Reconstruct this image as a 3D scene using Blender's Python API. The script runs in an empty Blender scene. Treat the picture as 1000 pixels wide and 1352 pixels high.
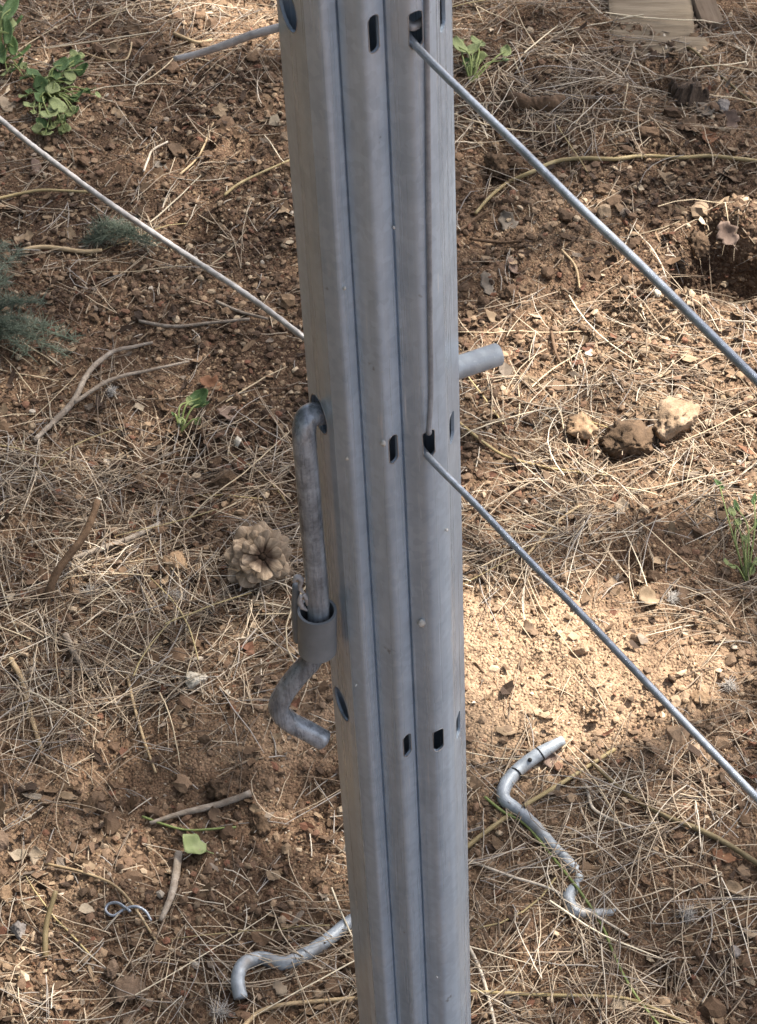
import bpy, bmesh, math, random
import numpy as np
from mathutils import Vector, Matrix

random.seed(7)
rng = np.random.default_rng(11)
S = bpy.context.scene
COL = S.collection

# ------------------------------------------------------------------ camera
F_PX = 3024.0                      # focal length in units of the 1000 x 1352 frame
PITCH = 0.78326
ROLL = -0.05479
CAM = Vector((-0.0055, -0.7583, 1.335))
cam_d = bpy.data.cameras.new('camera')
cam = bpy.data.objects.new('camera', cam_d)
COL.objects.link(cam)
S.camera = cam
RC = (Matrix.Rotation(math.pi / 2 - PITCH, 3, 'X') @ Matrix.Rotation(ROLL, 3, 'Z'))
cam.matrix_world = Matrix.Translation(CAM) @ RC.to_4x4()
cam_d.sensor_fit = 'VERTICAL'
cam_d.sensor_height = 36.0
cam_d.lens = F_PX / 1352.0 * 36.0
cam_d.clip_start = 0.02
cam_d.clip_end = 500.0
cam_d.dof.use_dof = True
cam_d.dof.focus_distance = 1.25
cam_d.dof.aperture_fstop = 90.0

# ------------------------------------------------------------------ sky and sun
SUN_EL = math.radians(54)
SUN_AZ = math.atan2(0.86, 0.5)     # clockwise from +Y
SUN = Vector((math.cos(SUN_EL) * math.sin(SUN_AZ), math.cos(SUN_EL) * math.cos(SUN_AZ), math.sin(SUN_EL)))
W = bpy.data.worlds.new('World')
S.world = W
W.use_nodes = True
nt = W.node_tree
nt.nodes.clear()
sky = nt.nodes.new('ShaderNodeTexSky')
sky.sky_type = 'NISHITA'
sky.sun_disc = False
sky.sun_elevation = SUN_EL
sky.sun_rotation = SUN_AZ
sky.air_density = 0.8
sky.dust_density = 4.0
sky.ozone_density = 0.6
bg = nt.nodes.new('ShaderNodeBackground')
bg.inputs['Strength'].default_value = 0.11
wo = nt.nodes.new('ShaderNodeOutputWorld')
hs = nt.nodes.new('ShaderNodeHueSaturation')
hs.inputs['Saturation'].default_value = 0.7
nt.links.new(sky.outputs[0], hs.inputs['Color'])
nt.links.new(hs.outputs[0], bg.inputs['Color'])
nt.links.new(bg.outputs[0], wo.inputs['Surface'])
sd = bpy.data.lights.new('sun', 'SUN')
sd.energy = 4.6
sd.angle = math.radians(0.53)
sd.color = (1.0, 0.945, 0.87)
so = bpy.data.objects.new('sun', sd)
COL.objects.link(so)
so.rotation_euler = SUN.to_track_quat('Z', 'Y').to_euler()
S.view_settings.view_transform = 'Standard'
S.view_settings.look = 'None'
S.view_settings.gamma = 1.0
S.view_settings.use_curve_mapping = False
S.view_settings.exposure = 1.68

# ------------------------------------------------------------------ helpers
RCn = np.array(RC)
CAMn = np.array(CAM)

def ray(px, py):
    return RC @ Vector((px - 500.0, 676.0 - py, -F_PX))

def on_z(px, py, z):
    d = ray(px, py)
    return CAM + d * ((z - CAM.z) / d.z)

def on_y(px, py, y):
    d = ray(px, py)
    return CAM + d * ((y - CAM.y) / d.y)

_tab = rng.random(1 << 16)

def vnoise(x, y, seed=0):
    x = np.asarray(x, float); y = np.asarray(y, float)
    xi = np.floor(x).astype(np.int64); yi = np.floor(y).astype(np.int64)
    fx = x - xi; fy = y - yi
    fx = fx * fx * fx * (fx * (fx * 6 - 15) + 10); fy = fy * fy * fy * (fy * (fy * 6 - 15) + 10)
    def hsh(a, b):
        return _tab[((a * 374761393 + b * 668265263 + seed * 974711) ^ ((a * 1274126177 + b * 19349663) >> 7)) & 0xffff]
    v00 = hsh(xi, yi); v10 = hsh(xi + 1, yi); v01 = hsh(xi, yi + 1); v11 = hsh(xi + 1, yi + 1)
    return (v00 * (1 - fx) + v10 * fx) * (1 - fy) + (v01 * (1 - fx) + v11 * fx) * fy

def fbm(x, y, seed=0, octs=3):
    a = 0.5; s = 0; t = 0
    for i in range(octs):
        s = s + a * vnoise(x, y, seed + i * 17); t += a
        c, d = 0.8 * 2, 0.6 * 2
        x, y = x * c - y * d + 3.1, x * d + y * c - 1.7
        a *= 0.5
    return s / t

# hollows: (px, py, radius m, depth m)
PITS = []
for px, py, r, d in ((952, 362, .055, .045), (915, 372, .035, .035), (230, 600, .035, .014), (820, 745, .030, .016),
                     (545, 0, .05, .02), (860, 108, .03, .02), (225, 205, .035, .012), (215, 1140, .03, .010),
                     (420, 1080, .04, .012), (660, 225, .03, .012), (860, 1290, .02, .012), (260, 295, .03, .012),
                     (975, 300, .03, -.018), (900, 405, .06, -.012), (720, 1180, .05, -.006), (300, 960, .08, -.008)):
    p = on_z(px, py, 0)
    PITS.append((p.x, p.y, r, d))

BARE = [(*on_z(px, py, 0).xy, rx, ry) for px, py, rx, ry in ((740, 868, .11, .085), (650, 900, .06, .07), (820, 890, .09, .05))]
def bare(x, y):
    b = 0 * x
    for cx, cy, rx, ry in BARE: b = np.maximum(b, np.exp(-(((x - cx) / rx) ** 2 + ((y - cy) / ry) ** 2) ** 2))
    return b

def height(x, y, fine=True):
    x = np.asarray(x, float); y = np.asarray(y, float)
    wx = x + 0.012 * (fbm(x * 25, y * 25, 91) - .5); wy = y + 0.012 * (fbm(x * 25, y * 25, 95) - .5)
    h = 0.030 * (fbm(x * 2.2, y * 2.2, 1) - .5) + 0.016 * (fbm(wx * 10, wy * 10, 2) - .5)
    rough = np.clip((fbm(x * 5, y * 5, 8) - .38) * 4, 0.25, 1)
    h = h + 0.013 * rough * (fbm(wx * 38, wy * 38, 3) - .5)
    for cx, cy, r, d in PITS:
        q = np.hypot(wx - cx, wy - cy) / r
        h = h - d / (1 + np.exp((q - .75) * 9))
    if fine:
        rough = rough * (1 - .65 * bare(x, y))
        h = h + 0.0095 * rough * (fbm(x * 100, y * 100, 4) - .5) + 0.0045 * (fbm(x * 260, y * 260, 5, 2) - .5)
    return h

def hz(x, y):
    return float(height(x, y, False))

def G(px, py, dz=0.0):
    p = on_z(px, py, 0)
    for _ in range(4):
        p = on_z(px, py, hz(p.x, p.y) + dz)
    return p

def px_of(x, y, z):
    v = (np.stack([x, y, z], -1) - CAMn) @ RCn
    return 500 - v[..., 0] / v[..., 2] * F_PX, 676 + v[..., 1] / v[..., 2] * F_PX

# ---- mesh building
def mesh_np(name, verts, faces, col=None, smooth=False):
    verts = np.ascontiguousarray(verts, np.float32).reshape(-1, 3)
    faces = np.ascontiguousarray(faces, np.int32)
    me = bpy.data.meshes.new(name)
    n, k = faces.shape
    me.vertices.add(len(verts)); me.vertices.foreach_set('co', verts.ravel())
    me.loops.add(n * k); me.loops.foreach_set('vertex_index', faces.ravel())
    me.polygons.add(n); me.polygons.foreach_set('loop_start', np.arange(0, n * k, k, dtype=np.int32))
    if col is not None:
        a = me.color_attributes.new('Col', 'FLOAT_COLOR', 'POINT')
        c = np.ones((len(verts), 4), np.float32); c[:, :3] = col
        a.data.foreach_set('color', c.ravel())
    me.update(calc_edges=True)
    me.validate()
    me.polygons.foreach_set('use_smooth', np.full(len(me.polygons), smooth))
    return me

class MB:
    """gathers triangles for one mesh"""
    def __init__(s): s.v = []; s.f = []; s.n = 0
    def add(s, v, f):
        v = np.asarray(v, float).reshape(-1, 3)
        s.v.append(v); s.f.append(np.asarray(f, int) + s.n); s.n += len(v)
        return s
    def mesh(s, name, smooth=True):
        return mesh_np(name, np.concatenate(s.v), np.concatenate(s.f), smooth=smooth)

def obj(name, me, mat=None, parent=None):
    o = bpy.data.objects.new(name, me)
    COL.objects.link(o)
    if mat is not None and me is not None and not me.materials: me.materials.append(mat)
    if parent is not None: o.parent = parent
    return o

def tag(o, label=None, cat=None, group=None, kind=None):
    if label: o['label'] = label
    if cat: o['category'] = cat
    if group: o['group'] = group
    if kind: o['kind'] = kind
    return o

def empty(name, loc):
    o = bpy.data.objects.new(name, None); COL.objects.link(o)
    o.location = loc; o.empty_display_size = .02
    return o

def smooth_path(pts, n=8):
    pts = [Vector(p) for p in pts]
    if len(pts) < 3:
        return [pts[0].lerp(pts[1], i / n) for i in range(n + 1)]
    out = []
    P = [pts[0] * 2 - pts[1]] + pts + [pts[-1] * 2 - pts[-2]]
    for i in range(1, len(P) - 2):
        a, b, c, d = P[i - 1], P[i], P[i + 1], P[i + 2]
        for k in range(n):
            t = k / n
            out.append(.5 * (2 * b + (c - a) * t + (2 * a - 5 * b + 4 * c - d) * t * t + (3 * b - a - 3 * c + d) * t ** 3))
    out.append(pts[-1])
    return out

def tube(pts, radii, sides=8, cap=True, jit=0.0, round_cap=False):
    pts = np.array([tuple(p) for p in pts], float)
    n = len(pts)
    radii = np.broadcast_to(np.asarray(radii, float), (n,)) if np.ndim(radii) == 0 or len(radii) == n else np.interp(np.linspace(0, 1, n), np.linspace(0, 1, len(radii)), radii)
    tan = np.gradient(pts, axis=0); tan /= np.linalg.norm(tan, axis=1)[:, None] + 1e-12
    u = np.cross(tan[0], (0, 0, 1.0))
    if np.linalg.norm(u) < 1e-3: u = np.cross(tan[0], (0, 1.0, 0))
    u /= np.linalg.norm(u)
    V = []
    ang = np.arange(sides) * 2 * math.pi / sides
    for i in range(n):
        u = u - tan[i] * np.dot(u, tan[i]); u /= np.linalg.norm(u)
        w = np.cross(tan[i], u)
        r = radii[i] * (1 + jit * (rng.random(sides) - .5)) if jit else radii[i] * np.ones(sides)
        V.append(pts[i] + (np.cos(ang) * r)[:, None] * u + (np.sin(ang) * r)[:, None] * w)
    V = np.concatenate(V)
    F = []
    for i in range(n - 1):
        for k in range(sides):
            a = i * sides + k; b = i * sides + (k + 1) % sides
            F += [(a, b, b + sides), (a, b + sides, a + sides)]
    if cap:
        e = .45 if round_cap else .08
        V = np.concatenate([V, [pts[0] - tan[0] * radii[0] * e, pts[-1] + tan[-1] * radii[-1] * e]])
        c0 = n * sides
        for k in range(sides):
            F.append((c0, (k + 1) % sides, k))
            F.append((c0 + 1, (n - 1) * sides + k, (n - 1) * sides + (k + 1) % sides))
    return V, np.array(F)

def icosphere(sub):
    bm = bmesh.new(); bmesh.ops.create_icosphere(bm, subdivisions=sub, radius=1)
    v = np.array([x.co[:] for x in bm.verts]); f = np.array([[q.index for q in p.verts] for p in bm.faces])
    bm.free(); return v, f
ICO1, ICO2, ICO4 = icosphere(1), icosphere(2), icosphere(4)

# ------------------------------------------------------------------ materials
def mat_base(name):
    m = bpy.data.materials.new(name); m.use_nodes = True
    t = m.node_tree; b = t.nodes['Principled BSDF']
    return m, t, b

def N(t, typ, **kw):
    n = t.nodes.new(typ)
    for k, v in kw.items():
        if k.startswith('i_'): n.inputs[k[2:].replace('_', ' ')].default_value = v
        else: setattr(n, k, v)
    return n

def coords(t, scale=(1, 1, 1), which='Object'):
    tc = N(t, 'ShaderNodeTexCoord'); mp = N(t, 'ShaderNodeMapping')
    mp.inputs['Scale'].default_value = scale
    t.links.new(tc.outputs[which], mp.inputs['Vector']); return mp.outputs[0]

def noise(t, vec, scale, detail=4, rough=.6):
    n = N(t, 'ShaderNodeTexNoise'); n.inputs['Scale'].default_value = scale
    n.inputs['Detail'].default_value = detail; n.inputs['Roughness'].default_value = rough
    t.links.new(vec, n.inputs['Vector']); return n.outputs['Fac']

def ramp(t, fac, stops):
    r = N(t, 'ShaderNodeValToRGB'); e = r.color_ramp.elements
    while len(e) < len(stops): e.new(.5)
    for el, (p, c) in zip(e, stops):
        el.position = p; el.color = (*c, 1) if len(c) == 3 else c
    t.links.new(fac, r.inputs[0]); return r.outputs[0]

def mix(t, fac, a, b, mode='MIX'):
    m = N(t, 'ShaderNodeMix', data_type='RGBA', blend_type=mode)
    for v, i in ((fac, 0), (a, 6), (b, 7)):
        if hasattr(v, 'links'): t.links.new(v, m.inputs[i])
        elif isinstance(v, (int, float)): m.inputs[i].default_value = v
        else: m.inputs[i].default_value = (*v, 1)
    return m.outputs[2]

def bump(t, b, hgt, dist, strength=1.0):
    n = N(t, 'ShaderNodeBump'); n.inputs['Distance'].default_value = dist; n.inputs['Strength'].default_value = strength
    t.links.new(hgt, n.inputs['Height']); t.links.new(n.outputs[0], b.inputs['Normal'])

def organic(name, c0, c1, scale=120, stretch=(1, 1, 1), rough=.8, bump_d=.0006, spec=.25, trans=0.0):
    m, t, b = mat_base(name)
    v = coords(t, stretch)
    n1 = noise(t, v, scale, 5, .65); n2 = noise(t, v, scale * .22, 3)
    c = ramp(t, n1, [(.32, c0), (.68, c1)])
    d = tuple(x * .6 for x in c0)
    c = mix(t, ramp(t, n2, [(.38, (1, 1, 1)), (.6, (0, 0, 0))]), c, mix(t, .5, c, d))
    t.links.new(c, b.inputs['Base Color'])
    b.inputs['Roughness'].default_value = rough; b.inputs['Specular IOR Level'].default_value = spec
    bump(t, b, n1, bump_d)
    if trans:
        tr = N(t, 'ShaderNodeBsdfTranslucent'); t.links.new(c, tr.inputs[0])
        ms = N(t, 'ShaderNodeMixShader'); ms.inputs[0].default_value = trans
        out = t.nodes['Material Output']
        t.links.new(b.outputs[0], ms.inputs[1]); t.links.new(tr.outputs[0], ms.inputs[2]); t.links.new(ms.outputs[0], out.inputs[0])
    return m

def attr_mat(name, rough=.85, scale=900, bump_d=.0003, spec=.2, var=.35):
    """base colour carried by each piece, broken up with fine grain"""
    m, t, b = mat_base(name)
    a = N(t, 'ShaderNodeAttribute', attribute_name='Col')
    v = coords(t)
    n = noise(t, v, scale, 3, .7)
    c = mix(t, var, a.outputs['Color'], ramp(t, n, [(.25, (.35, .33, .3)), (.75, (1.0, 1.0, 1.0))]), 'MULTIPLY')
    t.links.new(c, b.inputs['Base Color']); b.inputs['Roughness'].default_value = rough
    b.inputs['Specular IOR Level'].default_value = spec
    bump(t, b, n, bump_d)
    return m

def galvanised(name, c0, c1, rough=(.34, .5), metal=.6, dirt=.35, dirt_c=(.11, .09, .07), stretch=(1, 1, .12), sc=60, streak_k=.45, scratch=0.0, con=.2):
    m, t, b = mat_base(name)
    v = coords(t); vs = coords(t, stretch)
    streak = noise(t, vs, sc * 2.2, 5, .6)
    patch = noise(t, v, sc * .6, 4, .6)
    vor = N(t, 'ShaderNodeTexVoronoi', feature='F1'); vor.inputs['Scale'].default_value = sc * 4.5
    t.links.new(v, vor.inputs['Vector'])
    sp = N(t, 'ShaderNodeRGBToBW'); t.links.new(vor.outputs['Color'], sp.inputs[0])
    c = ramp(t, patch, [(.5 - con, c0), (.5 + con, c1)])
    c = mix(t, .18, c, ramp(t, sp.outputs[0], [(.2, tuple(x * .7 for x in c0)), (.8, tuple(min(1, x * 1.15) for x in c1))]))
    c = mix(t, streak_k, c, ramp(t, streak, [(.34, (.55, .55, .56)), (.66, (1.15, 1.15, 1.15))]), 'MULTIPLY')
    d = noise(t, vs, sc * .45, 4, .65)
    dm = ramp(t, d, [(.5, (0, 0, 0)), (.72, (dirt,) * 3)])
    c = mix(t, dm, c, dirt_c)
    fl = noise(t, v, sc * 9, 2, .5)
    c = mix(t, ramp(t, fl, [(.70, (0, 0, 0)), (.76, (.35,) * 3)]), c, (.62, .63, .62))
    if scratch:
        sv = coords(t, (1, 1, .035))
        sn = noise(t, sv, 420, 2, .5); sm = noise(t, v, 26, 3, .6)
        sf = mix(t, 1.0, ramp(t, sn, [(.66, (0, 0, 0)), (.72, (scratch,) * 3)]), ramp(t, sm, [(.48, (0, 0, 0)), (.6, (1, 1, 1))]), 'MULTIPLY')
        c = mix(t, sf, c, (.68, .70, .72))
        dk = noise(t, v, 75, 3, .6)
        c = mix(t, ramp(t, dk, [(.71, (0, 0, 0)), (.75, (.6,) * 3)]), c, (.10, .085, .07))
        bl = noise(t, coords(t, (1, 1, .3)), 34, 4, .7)
        c = mix(t, ramp(t, bl, [(.60, (0, 0, 0)), (.68, (.45,) * 3)]), c, (.58, .61, .64))
    t.links.new(c, b.inputs['Base Color'])
    b.inputs['Metallic'].default_value = metal
    rr = N(t, 'ShaderNodeMapRange'); rr.inputs['From Min'].default_value = .3; rr.inputs['From Max'].default_value = .7
    rr.inputs['To Min'].default_value, rr.inputs['To Max'].default_value = rough
    t.links.new(streak, rr.inputs['Value']); t.links.new(rr.outputs[0], b.inputs['Roughness'])
    bump(t, b, noise(t, v, sc * 5, 4, .6), .00005, .6)
    return m

def soil_mat():
    m, t, b = mat_base('soil')
    a = N(t, 'ShaderNodeAttribute', attribute_name='Col')
    v = coords(t)
    n1 = noise(t, v, 70, 6, .68); n2 = noise(t, v, 330, 4, .7)
    vor = N(t, 'ShaderNodeTexVoronoi', feature='F1'); vor.inputs['Scale'].default_value = 420
    t.links.new(v, vor.inputs['Vector'])
    grain = N(t, 'ShaderNodeRGBToBW'); t.links.new(vor.outputs['Color'], grain.inputs[0])
    c = mix(t, .65, a.outputs['Color'], ramp(t, n1, [(.3, (.35, .32, .3)), (.7, (1.35, 1.33, 1.3))]), 'MULTIPLY')
    c = mix(t, ramp(t, grain.outputs[0], [(.62, (0, 0, 0)), (.86, (.55,) * 3)]), c, (.34, .24, .15))
    c = mix(t, ramp(t, grain.outputs[0], [(.18, (.5,) * 3), (.34, (0, 0, 0))]), c, (.055, .033, .02))
    t.links.new(c, b.inputs['Base Color']); b.inputs['Roughness'].default_value = .95
    b.inputs['Specular IOR Level'].default_value = .12
    ad = N(t, 'ShaderNodeMath', operation='SUBTRACT'); t.links.new(n2, ad.inputs[0]); t.links.new(vor.outputs['Distance'], ad.inputs[1])
    bump(t, b, ad.outputs[0], .0022)
    return m

M_SOIL = soil_mat()
M_GRAIN = attr_mat('soil_grain')
M_NEEDLE = attr_mat('dry_needle', rough=.6, scale=500, spec=.35, var=.25)
M_FLAKE = attr_mat('leaf_flake', rough=.75, scale=300)
M_POST = galvanised('galvanised_steel', (.42, .505, .59), (.545, .63, .715), rough=(.22, .36), metal=.34, dirt=.32, dirt_c=(.23, .205, .18), stretch=(1, 1, .02), streak_k=.34, scratch=.85)
M_ROD_DARK = galvanised('dark_worn_steel', (.15, .165, .18), (.48, .52, .56), rough=(.22, .36), metal=.25, dirt=.6, dirt_c=(.045, .045, .048), stretch=(1, 1, .07), sc=170, streak_k=.75, con=.2)
M_ROD = galvanised('zinc_rod', (.26, .29, .31), (.44, .47, .49), rough=(.42, .6), metal=.3, dirt=.85, dirt_c=(.2, .15, .1), stretch=(1, 1, 1), sc=60)
M_WIRE = galvanised('zinc_wire', (.30, .33, .37), (.46, .495, .54), rough=(.26, .38), metal=.5, dirt=.2, stretch=(1, 1, 1), sc=120)
M_WIRE_PALE = galvanised('pale_old_wire', (.30, .285, .27), (.48, .455, .435), rough=(.4, .6), metal=.25, dirt=.4, dirt_c=(.25, .2, .17), stretch=(1, 1, 1), sc=140)
M_WIRE_DARK = galvanised('dull_wire', (.23, .25, .275), (.38, .405, .44), rough=(.34, .5), metal=.3, dirt=.1, stretch=(1, 1, .2), sc=140)
M_SLEEVE = organic('grey_plastic', (.17, .182, .19), (.25, .263, .27), 60, rough=.45, bump_d=.0001, spec=.4)
M_TORN = organic('torn_plastic', (.36, .33, .31), (.6, .57, .54), 160, rough=.6)
M_BAND = organic('black_band', (.012, .012, .012), (.03, .03, .03), 100, rough=.6)
M_SPOT = organic('dried_splash', (.48, .47, .43), (.68, .67, .62), 400, rough=.9)
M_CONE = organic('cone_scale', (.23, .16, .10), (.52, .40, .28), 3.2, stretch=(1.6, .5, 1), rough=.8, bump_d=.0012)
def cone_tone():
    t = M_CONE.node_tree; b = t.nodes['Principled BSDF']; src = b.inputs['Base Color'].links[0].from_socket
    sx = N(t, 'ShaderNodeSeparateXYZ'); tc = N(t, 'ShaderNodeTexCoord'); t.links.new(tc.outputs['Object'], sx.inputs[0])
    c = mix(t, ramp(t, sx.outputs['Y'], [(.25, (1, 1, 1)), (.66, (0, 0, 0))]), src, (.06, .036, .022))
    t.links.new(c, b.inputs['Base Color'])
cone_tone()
M_CORE = organic('cone_core', (.03, .018, .01), (.08, .05, .03), 150, rough=.9)
M_TWIG_PALE = organic('pale_bark', (.22, .17, .125), (.42, .36, .29), 170, rough=.85, bump_d=.0012)
M_TWIG_BROWN = organic('brown_bark', (.085, .05, .028), (.19, .12, .07), 170, rough=.8, bump_d=.001)
M_STRAW = organic('straw', (.34, .24, .13), (.5, .38, .23), 120, rough=.6)
M_YELLOW = organic('yellow_stem', (.31, .23, .105), (.44, .35, .185), 90, rough=.5)
M_OLIVE = organic('olive_stem', (.14, .105, .05), (.24, .185, .10), 110, rough=.6)
M_ROOT = organic('white_root', (.48, .40, .30), (.66, .58, .47), 150, rough=.7)
M_GREEN = organic('green_leaf', (.085, .15, .05), (.17, .26, .10), 90, rough=.5, bump_d=.0003, trans=.3)
M_GREEN_PALE = organic('pale_green_leaf', (.23, .28, .11), (.38, .42, .20), 90, rough=.5, bump_d=.0003, trans=.3)
M_GREEN_STEM = organic('green_stem', (.16, .20, .06), (.26, .30, .11), 90, rough=.5)
M_FEATHER = organic('grey_green_foliage', (.12, .15, .105), (.21, .24, .175), 60, rough=.6)
M_ST_YEL = organic('yellow_stone', (.25, .168, .102), (.42, .305, .205), 75, rough=.95, bump_d=.004)
M_ST_BRN = organic('brown_stone', (.13, .085, .055), (.25, .175, .12), 60, rough=.9, bump_d=.0025)
M_ST_ORG = organic('ochre_stone', (.24, .15, .085), (.42, .29, .175), 70, rough=.9, bump_d=.002)
M_ST_WHT = organic('white_stone', (.5, .43, .32), (.72, .66, .55), 90, rough=.9, bump_d=.0015)
M_ST_GRY = organic('grey_stone', (.2, .175, .155), (.35, .31, .275), 90, rough=.9, bump_d=.0015)
M_CLOD = organic('soil_clod', (.07, .045, .027), (.17, .11, .066), 90, rough=.98, bump_d=.003)
M_BOARD = organic('weathered_board', (.17, .125, .08), (.36, .29, .20), 110, stretch=(.12, 1.2, 1), rough=.85, bump_d=.0012)
M_BLOCK = organic('weathered_block', (.17, .12, .08), (.29, .22, .155), 70, stretch=(1.6, .15, 1), rough=.85, bump_d=.0012)
M_CHAR = organic('dark_rotten_wood', (.03, .02, .014), (.12, .085, .06), 90, stretch=(1.6, 1.6, .2), rough=.95, bump_d=.002)
M_BARK = organic('tree_bark', (.07, .045, .03), (.17, .12, .08), 25, stretch=(1, 1, .3), rough=.95, bump_d=.01)
M_PINE = organic('pine_foliage', (.03, .06, .02), (.07, .11, .04), 12, rough=.6)
M_FLUFF = organic('white_fluff', (.46, .42, .37), (.66, .62, .56), 100, rough=.9)
LEAF_M = {k: organic('dry_leaf_' + k, a, b_, 90, rough=.75, bump_d=.0008, trans=.12) for k, (a, b_) in {
    'brown': ((.10, .062, .036), (.20, .135, .085)), 'tan': ((.19, .13, .075), (.33, .24, .155)),
    'grey': ((.15, .12, .09), (.28, .235, .185)), 'red': ((.15, .065, .033), (.27, .14, .075)),
    'pale': ((.28, .21, .14), (.45, .36, .26)), 'pink': ((.18, .12, .09), (.30, .215, .165))}.items()}

# ------------------------------------------------------------------ ground
def soil_tone(x, y):
    """0 = dark humus, 1 = tan sand; varied by noise"""
    px, py = px_of(x, y, np.zeros_like(x))
    k = 0.40 + 1.0 * (fbm(x * 6, y * 6, 40, 4) - .5) + .5 * (fbm(x * 30, y * 30, 44) - .5)
    return k

SOIL_SPOTS = [(730, 870, .10, .11, .75), (640, 900, .05, .10, .6), (880, 440, .13, .11, .38), (900, 620, .12, .12, .25), (320, 20, .07, .09, .4), (100, 1160, .09, .10, .30),
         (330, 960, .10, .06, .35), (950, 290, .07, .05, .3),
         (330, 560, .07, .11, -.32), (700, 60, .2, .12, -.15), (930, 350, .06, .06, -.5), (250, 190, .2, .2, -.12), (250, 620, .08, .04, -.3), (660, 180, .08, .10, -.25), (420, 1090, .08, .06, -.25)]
SOIL_SPOTS = [(*G(px, py).xy, rx, ry, a) for px, py, rx, ry, a in SOIL_SPOTS]  # paler sand and darker spots; the strongest dark one fills the deep hollow

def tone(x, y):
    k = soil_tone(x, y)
    for cx, cy, rx, ry, a in SOIL_SPOTS:
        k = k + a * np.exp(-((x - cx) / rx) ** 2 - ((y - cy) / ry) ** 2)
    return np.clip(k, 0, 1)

HUMUS = np.array((.076, .047, .031)); MIDS = np.array((.188, .119, .075)); SAND = np.array((.37, .258, .168))
def soil_col(k):
    k = np.asarray(k)[..., None]
    return np.where(k < .5, HUMUS + (MIDS - HUMUS) * k * 2, MIDS + (SAND - MIDS) * (k - .5) * 2)

def axis(a, b, step, far):
    core = np.arange(a, b, step)
    out = []; d = step; x = b
    while x < far:
        out.append(x); d *= 1.14; x += d
    lo = []; d = step; x = a - step
    while x > -far:
        lo.append(x); d *= 1.14; x -= d
    return np.concatenate([np.array(lo[::-1]), core, np.array(out)])

gx = axis(-.60, .64, .0029, 80); gy = axis(-.05, 1.46, .0029, 80)
X, Y = np.meshgrid(gx, gy)
Z = height(X, Y)
nx, ny = len(gx), len(gy)
idx = np.arange(nx * ny).reshape(ny, nx)
quads = np.stack([idx[:-1, :-1], idx[:-1, 1:], idx[1:, 1:], idx[1:, :-1]], -1).reshape(-1, 4)
me = mesh_np('ground', np.stack([X, Y, Z], -1), quads, soil_col(tone(X, Y)).reshape(-1, 3), smooth=True)
tag(obj('ground', me, M_SOIL), 'brown crumbly soil of the pine wood floor', None, None, 'structure')

# ------------------------------------------------------------------ steel post
T = 0.0015
def tent(t, pk=.58, k=3.8):
    f = lambda t: -math.log(math.exp(-k * t / pk) + math.exp(-k * (1 - t) / (1 - pk))) / k
    f0 = f(0); return max(0, (f(t) - f0) / (f(pk) - f0))
def arc(a, b, bulge, n):
    """curved strip from a to b in plan, swelling towards the camera (-y)"""
    out = []
    for i in range(n + 1):
        t = i / n
        out.append((a[0] + (b[0] - a[0]) * t, a[1] + (b[1] - a[1]) * t - bulge * tent(t)))
    return out
fx = lambda f: -35 + 70 * f
prof = [(6, 30.6), (-4, 31.6), (-20, 33.2), (-30, 33.2), (-33.6, 32.6), (-34.8, 30.8)]
prof += [(-34.8 + (fx(.15) + 34.8) * t, 30.8 + (5 - 30.8) * t) for t in (.15, .3, .45, .6, .75, .88)]
prof += [(fx(.153), 6.2)]
prof += arc((fx(.16), 5.0), (fx(.335), 3.4), 4.0, 20)
prof += [(fx(.343), 5.1)]
prof += arc((fx(.352), 3.4), (fx(.595), 2.4), 6.0, 24)
prof += [(fx(.603), 4.2)]
prof += arc((fx(.613), 2.5), (fx(.855), 4.2), 5.0, 24)
prof += [(fx(.868), 5.6), (fx(.878), 6.6), (fx(.893), 8.2), (fx(.90), 10)]
prof += [(fx(.90) + (34.9 - fx(.90)) * t, 10 + (30.8 - 10) * t) for t in (.2, .4, .6, .8, 1)]
prof += [(33.6, 32.6), (30, 33.2), (20, 33.4), (-6, 34.6)]
prof = np.array(prof) / 1000.0
def sheet_mesh(profile, z0, z1, thick):
    p = profile
    tn = np.gradient(p, axis=0); tn /= np.linalg.norm(tn, axis=1)[:, None]
    nrm = np.stack([-tn[:, 1], tn[:, 0]], 1)           # inward: profile runs left to right along the front
    q = p + nrm * thick
    ring = np.concatenate([p, q[::-1]]); n = len(ring)
    bm = bmesh.new()
    zs = np.linspace(z0, z1, 40)
    rows = [[bm.verts.new((x, y, z)) for x, y in ring] for z in zs]
    for a, b in zip(rows[:-1], rows[1:]):
        for k in range(n):
            bm.faces.new((a[k], a[(k + 1) % n], b[(k + 1) % n], b[k]))
    h = n // 2
    for row, flip in ((rows[0], True), (rows[-1], False)):
        for k in range(h - 1):
            f = (row[k], row[k + 1], row[n - 2 - k], row[n - 1 - k])
            bm.faces.new(f[::-1] if flip else f)
    bmesh.ops.recalc_face_normals(bm, faces=bm.faces)
    return bm
bm = sheet_mesh(prof, -.25, 1.72, T)
me_post = bpy.data.meshes.new('steel_post'); bm.to_mesh(me_post); bm.free()
post = obj('steel_post', me_post, M_POST)
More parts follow.
